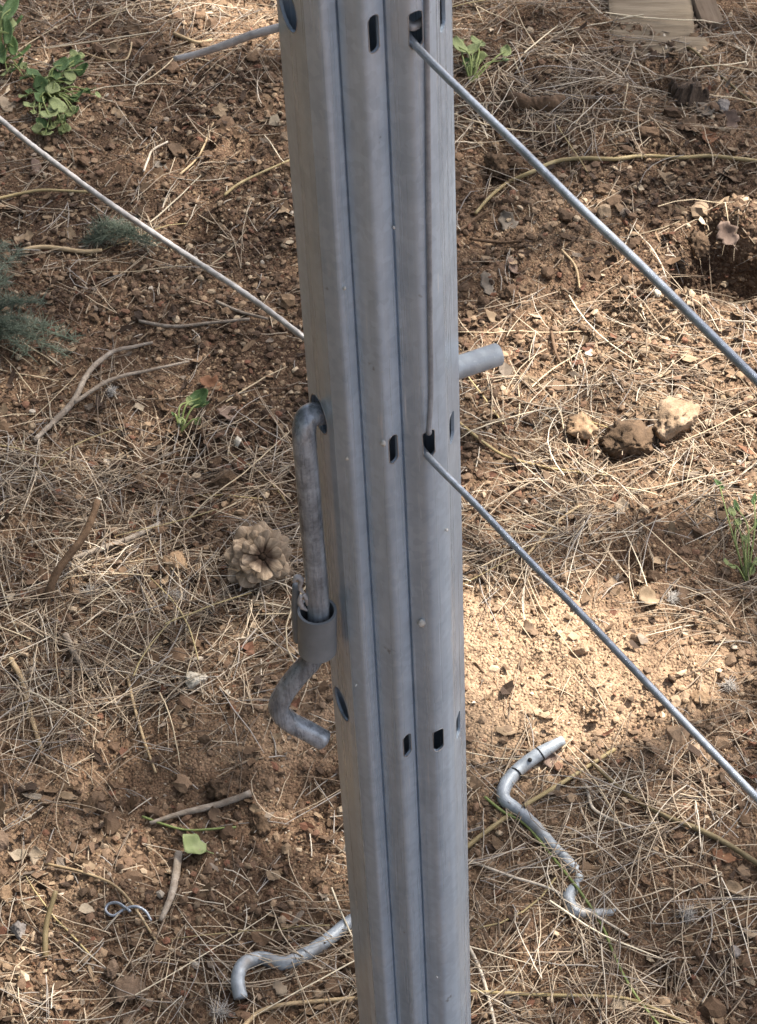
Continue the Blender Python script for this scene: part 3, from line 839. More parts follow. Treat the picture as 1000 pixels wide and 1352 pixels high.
for a in (
    ('twig', [(86, 838), (100, 866), (112, 884), (124, 892)], .0030, M_TWIG_PALE, 'stubby pale twig in needles below the leaning cut stalk'),
    ('twig', [(14, 870), (30, 900), (38, 935), (55, 990)], .0024, M_STRAW, 'straw coloured twig below needles at the far left edge'),
    ('stick', [(198, 1087), (240, 1074), (290, 1062), (332, 1047)], [.0015, .0026, .0026], M_TWIG_PALE, 'thin grey stick lying above the fallen green leaf'),
    ('twig', [(236, 1127), (232, 1158), (226, 1184), (212, 1216)], [.0032, .003, .0018], M_TWIG_PALE, 'knobbly upright twig just below the fallen green leaf'),
    ('stem', [(316, 1362), (340, 1338), (372, 1327), (420, 1322), (480, 1317)], .0018, M_STRAW, 'tan curved stem along the bottom edge left of the post'),
    ('stem', [(610, 1309), (660, 1311), (730, 1314), (800, 1316), (840, 1322), (905, 1350)], .0014, M_YELLOW, 'yellowish stem along the bottom edge right of the post'),
    ('stem', [(612, 1122), (650, 1092), (690, 1065), (740, 1035), (812, 989)], .0018, M_YELLOW, 'straight yellow stem crossing over the zigzag rod'),
    ('stem', [(783, 1008), (806, 1030), (840, 1057), (880, 1078), (925, 1096), (965, 1117), (1012, 1148)], [.0012, .0015, .0021, .0020], M_OLIVE, 'long olive brown stem reaching the right edge below the lower wire'),
    ('root', [(774, 1036), (778, 1052), (784, 1068), (808, 1082), (846, 1096)], .0013, M_ROOT, 'whitish bent rootlet right of the zigzag rod'),
    ('vine', [(640, 1052), (665, 1072), (695, 1090), (735, 1138), (768, 1180), (795, 1222), (815, 1270), (838, 1312), (875, 1360)], .0011, M_GREEN_STEM, 'thin green vine trailing across the zigzag rod to the bottom edge'),
    ('stem', [(628, 282), (645, 262), (668, 243), (700, 228), (735, 213), (770, 209), (810, 210), (850, 206), (900, 208), (940, 206), (1012, 214)], [.0015, .0019, .0021, .0021, .0019, .0019], M_YELLOW, 'long yellow stem reaching the right edge behind the upper wire'),
    ('straw', [(296, 258), (315, 243), (345, 228), (384, 211)], .0014, M_YELLOW, 'yellow straw pointing at the left side of the post'),
    ('straw', [(-6, 263), (25, 256), (55, 251), (90, 252), (128, 254)], .0016, M_YELLOW, 'yellow straw at the left edge just above the pale old wire'),
    ('straw', [(838, -8), (852, 10), (868, 22), (876, 42), (880, 64)], .0016, M_ROOT, 'pale bent straw lying across the broad wooden board'),
    ('stem', [(906, 62), (916, 66), (942, 91), (970, 116), (998, 140)], .0015, M_OLIVE, 'greenish stem lying over the dark wood stub'),
    ('root', [(190, 226), (196, 210), (202, 198), (222, 187)], .0012, M_ROOT, 'white curled rootlet on dark soil near the top left'),
    ('straw', [(238, 230), (256, 214), (266, 200), (282, 162)], .0011, M_STRAW, 'fine bent straw just right of the white curled rootlet'),
    ('root', [(112, 70), (140, 79), (165, 79), (172, 68), (174, 56)], .0011, M_STRAW, 'wavy straw right of the clover at the top left'),
    ('twig', [(94, 738), (130, 726), (168, 713), (212, 691)], [.002, .003, .0022], M_TWIG_PALE, 'pale brown twig right of the leaning cut stalk'),
    ('twig', [(184, 424), (228, 431), (280, 426), (330, 421)], .0017, M_TWIG_PALE, 'slim twig lying below the pale old wire'),
    ('twig', [(286, 398), (316, 411), (354, 421)], .0015, M_TWIG_PALE, 'grey twiglet between the pale old wire and the post'),
    ('stem', [(604, 556), (640, 585), (672, 604), (732, 619), (806, 628)], .0014, M_YELLOW, 'yellow stem right of the post below the rod end'),
    ('straw', [(168, 890), (178, 934), (192, 982), (206, 1020)], .0013, M_STRAW, 'long upright straw left of the chalky white stone'),
    ('straw', [(60, 1140), (120, 1155), (163, 1179), (208, 1244)], .0011, M_STRAW, 'long thin straw passing over the looped wire offcut'),
    ('straw', [(618, 1136), (672, 1156), (728, 1174), (780, 1205), (830, 1235)], .0011, M_ROOT, 'pale long straw from the post towards the end of the zigzag rod'),
    ('straw', [(618, 1248), (634, 1280), (646, 1320), (656, 1362)], .0013, M_ROOT, 'pale straw running down right beside the foot of the post'),
    ('straw', [(690, 740), (735, 690), (765, 668)], .0012, M_STRAW, 'pale straw slanting up across the lower wire'),
    ('stick', [(728, 438), (734, 466), (742, 482)], .0016, M_TWIG_BROWN, 'short dark stick right of the rod end'),
    ('stick', [(606, 305), (626, 290), (646, 278)], .0018, M_TWIG_BROWN, 'dark stick at the lower end of the long yellow stem'),
    ('straw', [(230, 44), (246, 51), (262, 56), (280, 53)], .0022, M_STRAW, 'thick short straw below the dull wire tail'),
    ('twig', [(620, 315), (660, 320), (690, 318)], .0017, M_TWIG_BROWN, 'dark twig on soil just right of the post'),
    ('straw', [(30, 330), (60, 326), (110, 332), (135, 330)], .0024, M_STRAW, 'thick straw bundle stalk above the feathery plant'),
    ('stem', [(188, 1078), (215, 1088), (250, 1096), (312, 1092)], .0010, M_GREEN_STEM, 'fine green stalk beside the fallen green leaf'),
    ('straw', [(742, 330), (760, 352), (766, 384)], .0012, M_STRAW, 'thin straw left of the upper wire at mid height'),
):
    stem(a[0], a[1], a[2], a[3], a[4], a[0], group=SG)

# ------------------------------------------------------------------ leaves
def leaf_mesh(name, L, Wd, curl, fold, seed, notch=.0, nu=7, nl=9, mat=None, petiole=True):
    g = np.random.default_rng(seed)
    V = []
    ph = g.uniform(0, 6)
    for i in range(nl):
        t = i / (nl - 1)
        w = Wd / 2 * max(.04, math.sin(math.pi * min(1, t * .92 + .06)) ** .75) * (1 + notch * math.sin(t * 17 + ph)) * (1 if notch < .08 else g.uniform(.62, 1.15))
        for j in range(nu):
            u = j / (nu - 1) * 2 - 1
            z = fold * w * abs(u) + curl * L * (t - .5) ** 2 + .10 * Wd * math.sin(t * 5 + ph) * u + .05 * Wd * (g.random() - .5)
            V.append((u * w, (t - .5) * L, z))
    F = []
    for i in range(nl - 1):
        for j in range(nu - 1):
            p = i * nu + j
            F += [(p, p + 1, p + nu + 1), (p, p + nu + 1, p + nu)]
    mb = MB(); V = np.array(V)
    q = len(V); th = max(.0002, Wd * .012)
    V2 = V - np.array((0, 0, th)); F = np.array(F)
    mb.add(V, F); mb.add(V2, F[:, ::-1])
    rim = list(range(nu)) + [i * nu + nu - 1 for i in range(1, nl)] + [(nl - 1) * nu + j for j in range(nu - 2, -1, -1)] + [i * nu for i in range(nl - 2, -1, -1)]
    mb.f.append(np.array([x for a, b in zip(rim[:-1], rim[1:]) for x in ((a, q + a, q + b), (a, q + b, b))]))
    if petiole:
        v, f = tube([(0, -L * .5 + L * .02, curl * L * .25), (0, -L * .62, curl * L * .3), (L * .04, -L * .75, curl * L * .32)], Wd * .03, 5); mb.add(v, f)
    me = mb.mesh(name, True)
    if mat: me.materials.append(mat)
    return me

def dry_leaf(px, py, wpx, hpx, kind, label, rot, curl=.5, fold=.3, dz=.002, notch=.2):
    p = G(px, py, dz); sc = (CAM - p).length / F_PX
    L = max(wpx, hpx) * sc * 1.08; Wd = min(wpx, hpx) * sc * 1.2
    o = obj('dry_leaf', leaf_mesh('dry_leaf', L, Wd, curl, fold, int(px * 3 + py), notch), LEAF_M[kind])
    o.location = p; o.rotation_euler = (random.uniform(.1, .6), random.uniform(-.3, .3), rot)
    return tag(o, label, 'leaf', 'dry leaves lying on the ground')
for px, py, w, h, kind, rot, label in (
    (670, 293, 27, 25, 'grey', .4, 'grey curled dry leaf right of the post under the yellow stem'),
    (644, 376, 17, 36, 'grey', .2, 'narrow grey dry leaf standing up close to the right of the post'),
    (912, 168, 28, 24, 'brown', 1.1, 'brown dry leaf left of the leaf pile below the wood stub'),
    (934, 182, 22, 20, 'red', .2, 'reddish dry leaf in the middle of the pile below the wood stub'),
    (962, 162, 34, 26, 'pink', -.8, 'large pinkish dry leaf at the right of the pile below the wood stub'),
    (930, 146, 24, 18, 'grey', .9, 'greyish dry leaf topmost in the pile below the wood stub'),
    (960, 309, 26, 32, 'pink', .3, 'pinkish dry leaf on the sunny rim of the deep hollow'),
    (882, 236, 42, 18, 'tan', 1.4, 'long tan dry leaf below the long yellow stem at right'),
    (962, 232, 34, 20, 'brown', 1.2, 'brown dry leaf by the right edge below the long yellow stem'),
    (676, 352, 24, 20, 'pink', .8, 'dusty pink dry leaf between the post and the upper wire'),
    (652, 420, 30, 14, 'tan', 1.3, 'flat tan dry leaf right above the protruding rod end'),
    (278, 508, 30, 20, 'red', 1.0, 'orange curled dry leaf above the green sprout'),
    (212, 595, 20, 25, 'grey', .2, 'oval grey dry leaf below the green sprout'),
    (300, 548, 24, 26, 'pink', .5, 'crumpled pinkish dry leaf right of the green sprout'),
    (214, 637, 14, 26, 'red', -.3, 'thin orange dry leaf below the oval grey leaf'),
    (732, 634, 34, 22, 'brown', 1.2, 'brown dry leaf in needles above the lower wire'),
    (856, 790, 28, 26, 'tan', .6, 'tan dry leaf in the open soil above the lower wire at right'),
    (822, 672, 20, 26, 'pale', .1, 'pale dry leaf in needles below the dark clod'),
    (668, 966, 28, 15, 'tan', 1.4, 'tan dry leaf left of the upper tip of the zigzag rod'),
    (728, 1002, 20, 26, 'pink', .1, 'pinkish dry leaf tucked under the upper tip of the zigzag rod'),
    (676, 1318, 16, 22, 'grey', .3, 'grey dry leaf under the yellowish stem at the bottom edge'),
    (816, 1325, 24, 26, 'pale', .3, 'pale dry leaf under the yellowish stem at the bottom right'),
    (992, 1236, 26, 14, 'pale', 1.4, 'pale dry leaf at the right edge near the bottom'),
    (990, 596, 40, 14, 'red', 1.4, 'long rusty dry leaf at the right edge below the largest tan stone'),
    (954, 1132, 30, 16, 'red', 1.2, 'rusty dry leaf just below the olive brown stem at right'),
    (970, 1176, 26, 18, 'tan', .9, 'tan dry leaf in needles near the right edge'),
    (176, 38, 20, 22, 'brown', .3, 'brown dry leaf above the wavy straw at the top left'),
    (12, 140, 36, 24, 'pale', 1.0, 'buff dry leaf at the left edge above the pale old wire'),
    (212, 220, 18, 14, 'grey', .9, 'grey dry leaf right below the white curled rootlet'),
    (236, 198, 30, 18, 'brown', 1.3, 'brown dry leaf right beside the white curled rootlet'),
    (288, 150, 22, 12, 'tan', 1.3, 'small tan dry leaf at the top of the fine bent straw'),
    (48, 220, 14, 22, 'pink', .2, 'small pinkish dry leaf just below the pale old wire at left'),
    (100, 974, 24, 14, 'pink', 1.2, 'pinkish dry leaf on soil under the stubby pale twig'),
    (283, 1076, 20, 18, 'brown', .5, 'brown dry leaf just under the thin grey stick'),
    (42, 1052, 26, 11, 'grey', 1.5, 'slim grey dry leaf near the left edge on bare soil'),
    (90, 1052, 24, 11, 'tan', 1.3, 'slim tan dry leaf right of the slim grey leaf'),
    (48, 1130, 20, 24, 'pale', .2, 'pale dry leaf left of the long thin straw'),
    (410, 1243, 20, 26, 'brown', .2, 'brown dry leaf behind the shiny crooked rod'),
    (380, 1215, 22, 14, 'red', 1.2, 'rusty dry leaf above the shiny crooked rod'),
    (310, 940, 20, 12, 'red', .7, 'small rusty dry leaf below the bright white pebble'),
    (370, 1305, 22, 16, 'pale', .6, 'pale dry leaf right of the foot of the shiny crooked rod'),
    (18, 1310, 30, 20, 'pale', 1.0, 'pale dry leaf in needles at the bottom left corner'),
    (700, 505, 34, 14, 'tan', 1.3, 'tan dry leaf below the protruding rod end'),
    (668, 748, 22, 16, 'brown', .9, 'brown dry leaf in needles left of the lower wire'),
    (150, 65, 12, 16, 'tan', .2, 'tiny tan dry leaf in the curve of the wavy straw'),
    (960, 1030, 24, 16, 'brown', 1.0, 'brown dry leaf under the lower wire at the right edge'),
    (700, 830, 24, 14, 'brown', .6, 'brown dry leaf on the bright sandy patch'),
):
    dry_leaf(px, py, w, h, kind, label, rot, curl=random.uniform(.3, .9), fold=random.uniform(.0, .5))
# fallen green leaf
p = G(254, 1117, .008)
o = obj('green_leaf', leaf_mesh('green_leaf', .021, .017, .8, .25, 5, .25), M_GREEN_PALE)
o.location = p; o.rotation_euler = (.5, .2, 1.2)
tag(o, 'fallen pale green leaf on the soil left of the post', 'leaf')

# ------------------------------------------------------------------ weeds
LEAF_G = leaf_mesh('leaf', 1, .8, .5, .25, 77, .05, mat=M_GREEN, petiole=False)
LEAF_P = leaf_mesh('leaf', 1, .85, .6, .2, 78, .05, mat=M_GREEN_PALE, petiole=False)
LEAF_B = leaf_mesh('leaf', 1, .36, .5, .35, 79, .02, mat=M_GREEN, petiole=False)
def weed(name, label, root_px, leaves, cat='weed', stem_r=.0008, stem_m=M_GREEN_STEM):
    """leaves: (px, py, height above soil, length m, mesh, yaw)"""
    rp = G(*root_px)
    w = tag(empty(name, rp), label, cat)
    if name == 'clover':
        leaves = list(leaves) + [(px + random.uniform(-14, 14), py + random.uniform(-12, 12), hh * random.uniform(.5, 1), L * random.uniform(.45, .8), random.choice((LEAF_G, LEAF_P, LEAF_P)), random.uniform(-3, 3)) for px, py, hh, L, me, yaw in leaves for q in range(2 if len(leaves) > 6 else 1)]
    for px, py, hh, L, me, yaw in leaves:
        tip = G(px, py, hh)
        mid = rp.lerp(tip, .55) + Vector((random.uniform(-.006, .006), random.uniform(-.004, .004), hh * .35 + .004))
        V, Fc = tube(smooth_path([rp, mid, tip], 5), [stem_r * 1.2, stem_r, stem_r * .7], 5)
        child('stem', MB().add(V, Fc), stem_m, w)
        l = obj('leaf', me, None, w)
        l.matrix_basis = Matrix.Translation(tip - rp) @ Matrix.Rotation(yaw, 4, 'Z') @ Matrix.Rotation(random.uniform(.1, .7), 4, 'X') @ Matrix.Rotation(random.uniform(-.4, .4), 4, 'Y') @ Matrix.Diagonal((L, L, L, 1))
    return w
weed('broad_weed', 'broad bladed green weed at the top left corner', (4, 84), [
    (14, 12, .035, .044, LEAF_B, -.3), (4, 34, .03, .034, LEAF_P, .5), (18, 62, .02, .034, LEAF_B, .2), (30, 72, .012, .026, LEAF_B, -.9), (2, 70, .018, .03, LEAF_B, .2), (24, 88, .012, .022, LEAF_B, -1.2), (12, 44, .03, .038, LEAF_B, .1), (6, 24, .03, .036, LEAF_B, .6), (20, 36, .025, .03, LEAF_B, -.7), (10, 96, .01, .016, LEAF_P, -1.6), (34, 104, .01, .014, LEAF_G, -1.9)])
weed('clover', 'green clover sprawling at the upper left above the pale old wire', (62, 128), [
    (82, 86, .018, .020, LEAF_G, -.4), (98, 82, .016, .018, LEAF_G, -.9), (110, 92, .014, .018, LEAF_G, -1.5), (92, 100, .012, .016, LEAF_P, .5),
    (54, 112, .014, .020, LEAF_G, .4), (70, 118, .015, .018, LEAF_P, .1), (76, 140, .014, .020, LEAF_P, 1.2), (64, 152, .014, .020, LEAF_P, 2.2),
    (80, 160, .012, .018, LEAF_P, -2.4), (60, 178, .012, .020, LEAF_P, 2.9), (86, 172, .010, .016, LEAF_P, -2.5), (104, 128, .012, .018, LEAF_G, -1.3),
    (118, 120, .010, .015, LEAF_G, -1.6), (44, 98, .014, .018, LEAF_G, .9), (40, 140, .010, .015, LEAF_P, 1.5), (72, 100, .016, .016, LEAF_G, .2), (52, 130, .012, .015, LEAF_G, 1.3), (96, 148, .010, .016, LEAF_P, -1.8)])
weed('clover', 'small bright clover sprig against the right side of the post', (622, 112), [
    (606, 62, .020, .022, LEAF_P, .5), (626, 66, .020, .024, LEAF_P, -1.3), (634, 78, .016, .020, LEAF_P, -2.0), (618, 84, .012, .014, LEAF_G, .2), (668, 68, .012, .014, LEAF_P, -.2)])
weed('sprout', 'tiny green sprout in dark soil above the pine cone', (238, 572), [
    (264, 526, .014, .021, LEAF_G, -1.1), (250, 530, .012, .009, LEAF_P, .4), (272, 534, .010, .010, LEAF_G, -1.8), (240, 556, .008, .008, LEAF_P, .9), (262, 556, .006, .008, LEAF_P, -1.2), (230, 548, .008, .008, LEAF_B, 1.0)], 'sprout')
weed('creeping_weed', 'pale green stringy weed at the right edge above the lower wire', (986, 770), [
    (966, 676, .012, .009, LEAF_P, .3), (974, 690, .012, .008, LEAF_P, -.5), (984, 712, .01, .008, LEAF_P, .9), (972, 668, .02, .012, LEAF_B, .2), (996, 660, .02, .012, LEAF_B, -.3), (990, 752, .008, .012, LEAF_P, -.4), (1004, 742, .008, .012, LEAF_P, -1.2), (962, 746, .006, .012, LEAF_P, 1.1), (1000, 690, .012, .012, LEAF_B, -.6), (950, 640, .01, .012, LEAF_B, .6)], stem_r=.0007)
def feather(label, root_px, tips, seed):
    g = np.random.default_rng(seed)
    rp = G(*root_px)
    w = tag(empty('feathery_weed', rp), label, 'weed')
    for px, py, hh in tips:
        tip = G(px, py, hh)
        pts = smooth_path([rp, rp.lerp(tip, .5) + Vector((0, 0, hh * .4 + .006)), tip], 10)
        V, Fc = tube(pts, [.0009, .0004], 4); child('stem', MB().add(V, Fc), M_FEATHER, w)
        mb = MB()
        for k in range(1, len(pts)):
            for q in range(11):
                o_ = pts[k - 1].lerp(pts[k], g.random())
                d = Vector((g.normal(), g.normal() * .7, g.normal() * .5 + .15)).normalized() * g.uniform(.006, .018)
                V, Fc = tube([o_, o_ + d * .5 + Vector((0, 0, .001)), o_ + d], [.00028, .00024, .00008], 3, cap=False); mb.add(V, Fc)
        child('frond', mb, M_FEATHER, w)
feather('dusky grey green feathery plant at the left edge', (-30, 440), [(28, 330, .03), (6, 318, .03), (60, 400, .025), (104, 452, .02), (90, 470, .016), (40, 470, .02), (70, 432, .02), (30, 400, .03), (10, 370, .03), (-10, 350, .03), (50, 448, .02), (20, 440, .025)], 5)
feather('small feathery grey green sprig under the pale old wire', (120, 322), [(205, 324, .010), (180, 305, .012), (150, 298, .012), (195, 315, .012)], 6)

# seed fluff
for px, py, s, lab in ((907, 1208, .009, 'white tuft of fluff in needles at the lower right'), (888, 790, .007, 'white tuft of fluff in the open soil above the lower wire'),
                       (291, 1336, .009, 'white tuft of fluff at the bottom edge left of the post'), (962, 906, .007, 'pale tuft of fluff near the right edge above the lower wire'),
                       (118, 784, .008, 'white tuft of fluff in needles right of the leaning cut stalk'), (234, 786, .008, 'white tuft of fluff below the buff rounded lump'), (148, 518, .006, 'white tuft of fluff under the fork of the pale twig')):
    p = G(px, py, .003); mb = MB(); g = np.random.default_rng(int(px))
    for k in range(130):
        d = Vector(g.normal(size=3)); d.z = abs(d.z) * .7; d = d.normalized() * s * g.uniform(.4, 1)
        e = Vector(g.normal(size=3)) * s * .35; e.z *= .4; p1 = p + Vector(g.normal(size=3)) * s * .2; V, Fc = tube([p1, p1 + d * .4 + e * .5, p1 + d * .7 + e * 1.3], [.0002, .00016, .0001], 3, cap=False); mb.add(V, Fc)
    tag(obj('seed_fluff', mb.mesh('seed_fluff'), M_FLUFF), lab, 'fluff', 'tufts of white fluff on the ground')

# ------------------------------------------------------------------ soil crumbs, needles and flakes (uncountable)
AREA = [(-.60, .64, -.03, 1.46)]
def scatter_xy(n):
    x0, x1, y0, y1 = AREA[-1]
    return rng.uniform(x0, x1, n), rng.uniform(y0, y1, n)

def crumbs(name, label, n, smin, smax, power, pal, density, template, flat=.75, lift=.25):
    x, y = scatter_xy(n * 3)
    keep = rng.random(len(x)) < density(x, y)
    x, y = x[keep][:n], y[keep][:n]; n = len(x)
    r = smin + (smax - smin) * rng.random(n) ** power
    tv, tf = template; m = len(tv)
    v = tv[None] * (1 + .55 * (rng.random((n, m, 1)) - .5))
    v = v * (r[:, None, None] * np.stack([rng.uniform(.7, 1.35, n), rng.uniform(.7, 1.35, n), rng.uniform(.5, 1.0, n) * flat], -1)[:, None, :])
    a, b = rng.uniform(0, 6.28, n), rng.normal(0, .5, n)
    ca, sa, cb, sb = np.cos(a), np.sin(a), np.cos(b), np.sin(b)
    R = np.zeros((n, 3, 3))
    R[:, 0, 0] = ca; R[:, 0, 1] = -sa * cb; R[:, 0, 2] = sa * sb
    R[:, 1, 0] = sa; R[:, 1, 1] = ca * cb; R[:, 1, 2] = -ca * sb
    R[:, 2, 1] = sb; R[:, 2, 2] = cb
    v = np.einsum('nij,nmj->nmi', R, v)
    v += np.stack([x, y, height(x, y) + r * lift * rng.uniform(-.5, 3.0, n)], -1)[:, None, :]
    f = tf[None] + (np.arange(n) * m)[:, None, None]
    P = np.array([p for p, w in pal]); wts = np.array([w for p, w in pal], float)
    k = tone(x, y)
    ci = rng.choice(len(P), n, p=wts / wts.sum())
    c = P[ci] * rng.uniform(.75, 1.25, (n, 1))
    mixk = rng.uniform(.1, .7, n)[:, None]
    c = c * (1 - mixk) + soil_col(k) * 1.1 * mixk
    o = obj(name, mesh_np(name, v, f.reshape(-1, 3), np.repeat(c, m, 0)), M_GRAIN)
    return tag(o, label, None, None, 'stuff')
PAL = [((.055, .036, .023), 4), ((.14, .092, .058), 4), ((.18, .105, .065), 1.8), ((.34, .24, .15), 2.6), ((.52, .41, .28), 1.0), ((.20, .09, .055), .7), ((.60, .53, .43), .13)]
clump = lambda x, y: np.clip(.2 + 1.6 * (fbm(x * 9, y * 9, 61) - .35), .05, 1) * (1 - .93 * bare(x, y))
crumbs('soil_crumbs', 'small brown crumbs of soil strewn over the ground', 52000, .0009, .0042, 2.4, PAL, clump, ICO1)
TETRA = (np.array([(1, 0, -.5), (-.5, .87, -.5), (-.5, -.87, -.5), (.3, .2, .8), (-.3, -.3, .7)]), np.array([(0, 2, 1), (0, 1, 3), (1, 4, 3), (1, 2, 4), (2, 0, 4), (0, 3, 4)]))
crumbs('soil_grains', 'fine tan grains of grit over the ground', 90000, .0007, .0018, 1.6, [((.40, .28, .16), 4), ((.55, .42, .27), 1.3), ((.10, .06, .035), 2), ((.24, .12, .06), 1.2), ((.66, .58, .46), .35)],
       lambda x, y: np.clip(.25 + 1.1 * tone(x, y), 0, 1), TETRA)
crumbs('soil_lumps', 'larger lumps of brown soil over the ground', 900, .004, .0085, 2.5, [((.07, .043, .025), 3), ((.15, .095, .055), 4), ((.24, .16, .095), 1.5), ((.35, .26, .17), .5)],
       lambda x, y: np.clip(2.2 * (fbm(x * 5, y * 5, 66) - .42), .02, 1) * (1 - .95 * bare(x, y)), ICO2, .8, .15)

# straw density, by where needles have gathered
BEDS = [(130, 790, .17, .15, 1.0), (330, 815, .11, .08, .8), (40, 640, .10, .10, .6), (90, 330, .14, .07, .55), (690, 665, .12, .10, 1.3), (900, 640, .14, .13, .6), (900, 1160, .16, .10, 1.0), (720, 1260, .12, .08, .8), (900, 440, .15, .07, .35),
        (60, 1330, .10, .04, .5), (390, 1310, .10, .05, .5), (820, 110, .17, .12, .65), (660, 40, .10, .12, .65), (110, 60, .2, .16, .28), (80, 960, .10, .05, .4), (240, 1170, .14, .08, .06), (960, 800, .08, .09, .45), (380, 720, .07, .08, .6)]
BEDS = [(*G(px, py).xy, rx, ry, a) for px, py, rx, ry, a in BEDS]
def bed(x, y):
    d = .03 + 0 * x
    for cx, cy, rx, ry, a in BEDS:
        d = d + a * np.exp(-((x - cx) / rx) ** 2 - ((y - cy) / ry) ** 2)
    out = (np.abs(x) > .5) | (y < 0.0) | (y > 1.35)
    d = np.where(out, d + .3, d)
    d = d * (1 - .9 * bare(x, y))
    return np.clip(d * np.clip(2.6 * (fbm(x * 12, y * 12, 70) - .2), .1, 1.4), 0, 1)

def needles(name, label, n, lmin, lmax, rad, layer, pal, dens, pairs=True):
    x, y = scatter_xy(n * 5)
    keep = rng.random(len(x)) < dens(x, y)
    x, y = x[keep][:n], y[keep][:n]; n = len(x)
    Sg = 7
    n = n // 2; x, y = np.repeat(x[:n], 2), np.repeat(y[:n], 2)
    L = np.repeat(rng.uniform(lmin, lmax, n), 2); a = np.repeat(rng.uniform(0, 2 * math.pi, n), 2); n *= 2
    a = a * .5 + .5 * (np.round(fbm(x * 6, y * 6, 75) * 8) / 8 * 6.28 + np.repeat(rng.normal(0, .8, n // 2), 2)) + np.tile((-.5, .5), n // 2) * np.repeat(rng.exponential(.22, n // 2), 2)
    if not pairs:
        L = rng.uniform(lmin, lmax, n); a = rng.uniform(0, 2 * math.pi, n); x = x + rng.normal(0, .02, n); y = y + rng.normal(0, .02, n)
    kk = np.minimum(1, .05 / ((lmin + lmax) / 2)); k = rng.normal(0, 6, n) + rng.choice([0, 0, 0, 0, 0, 1], n) * rng.normal(0, 18, n)
    t = np.linspace(0, 1, Sg)
    s = t[None] * L[:, None]
    th = a[:, None] + kk * k[:, None] * s + rng.normal(0, .16, (n, Sg)).cumsum(1) * .5 * kk
    ds = (L / (Sg - 1))[:, None]
    px = x[:, None] + np.concatenate([np.zeros((n, 1)), (np.cos(th[:, :-1]) * ds).cumsum(1)], 1)
    py = y[:, None] + np.concatenate([np.zeros((n, 1)), (np.sin(th[:, :-1]) * ds).cumsum(1)], 1)
    g = height(px, py, True)
    # a stiff needle bridges the dips
    sm = np.maximum(g, np.linspace(0, 1, Sg)[None] * g[:, -1:] + (1 - np.linspace(0, 1, Sg)[None]) * g[:, :1])
    sm = .6 * sm + .4 * sm.max(1, keepdims=True)
    lay = rng.random(n) ** 1.6 * layer * (0.3 + dens(x, y))
    tilt = rng.normal(0, .05, n)
    pz = sm + .0006 + lay[:, None] + (tilt[:, None] * (s - L[:, None] / 2)).clip(-.004, .012)
    P = np.stack([px, py, pz], -1)
    tg = np.gradient(P, axis=1); tg /= np.linalg.norm(tg, axis=2, keepdims=True) + 1e-9
    u = np.cross(tg, np.array((0, 0, 1.0))); u /= np.linalg.norm(u, axis=2, keepdims=True) + 1e-9
    w = np.cross(u, tg)
    r = rad * rng.uniform(.7, 1.35, n)[:, None] * np.array([1, 1, 1, .95, .9, .75, .35])[None]
    V = np.stack([P + (u * math.cos(q) + w * math.sin(q)) * r[..., None] for q in (0.5, 2.6, 4.7)], 2)
    V = V.reshape(n, Sg * 3, 3)
    F = []
    for i in range(Sg - 1):
        for q in range(3):
            b0, b1 = i * 3 + q, i * 3 + (q + 1) % 3
            F += [(b0, b1, b1 + 3, b0 + 3)]
    F = np.array(F)[None] + (np.arange(n) * Sg * 3)[:, None, None]
    Pc = np.array([p for p, q in pal]); wt = np.array([q for p, q in pal], float)
    c = Pc[rng.choice(len(Pc), n, p=wt / wt.sum())] * rng.uniform(.7, 1.25, (n, 1))
    o = obj(name, mesh_np(name, V, F.reshape(-1, 4), np.repeat(c, Sg * 3, 0), True), M_NEEDLE)
    return tag(o, label, None, None, 'stuff')
NPAL = [((.46, .365, .255), 4), ((.35, .27, .185), 3), ((.24, .18, .125), 2.6), ((.58, .50, .39), 1.4), ((.15, .105, .07), 2), ((.33, .29, .25), 1.6)]
needles('pine_needles', 'dry tan pine needles strewn over the ground', 6800, .025, .085, .00042, .010, NPAL, bed)
needles('needle_bits', 'broken bits of needles and fine roots on the soil', 4500, .008, .035, .00045, .003, NPAL, lambda x, y: np.clip(.35 + .6 * bed(x, y), 0, 1) * (1 - .8 * bare(x, y)), False)
needles('needle_mat', 'flattened mats of old brown needles on the ground', 4200, .02, .055, .00036, .003, [((.30, .225, .15), 3), ((.20, .14, .09), 3), ((.13, .09, .06), 2), ((.42, .34, .24), 1.5)], lambda x, y: bed(x, y) ** 1.4)
needles('dry_grass', 'long pale dry grass blades on the ground', 260, .06, .13, .0006, .012, [((.54, .43, .28), 3), ((.62, .53, .38), 2), ((.42, .33, .16), 1)], lambda x, y: np.clip(bed(x, y) + .05, 0, 1), False)

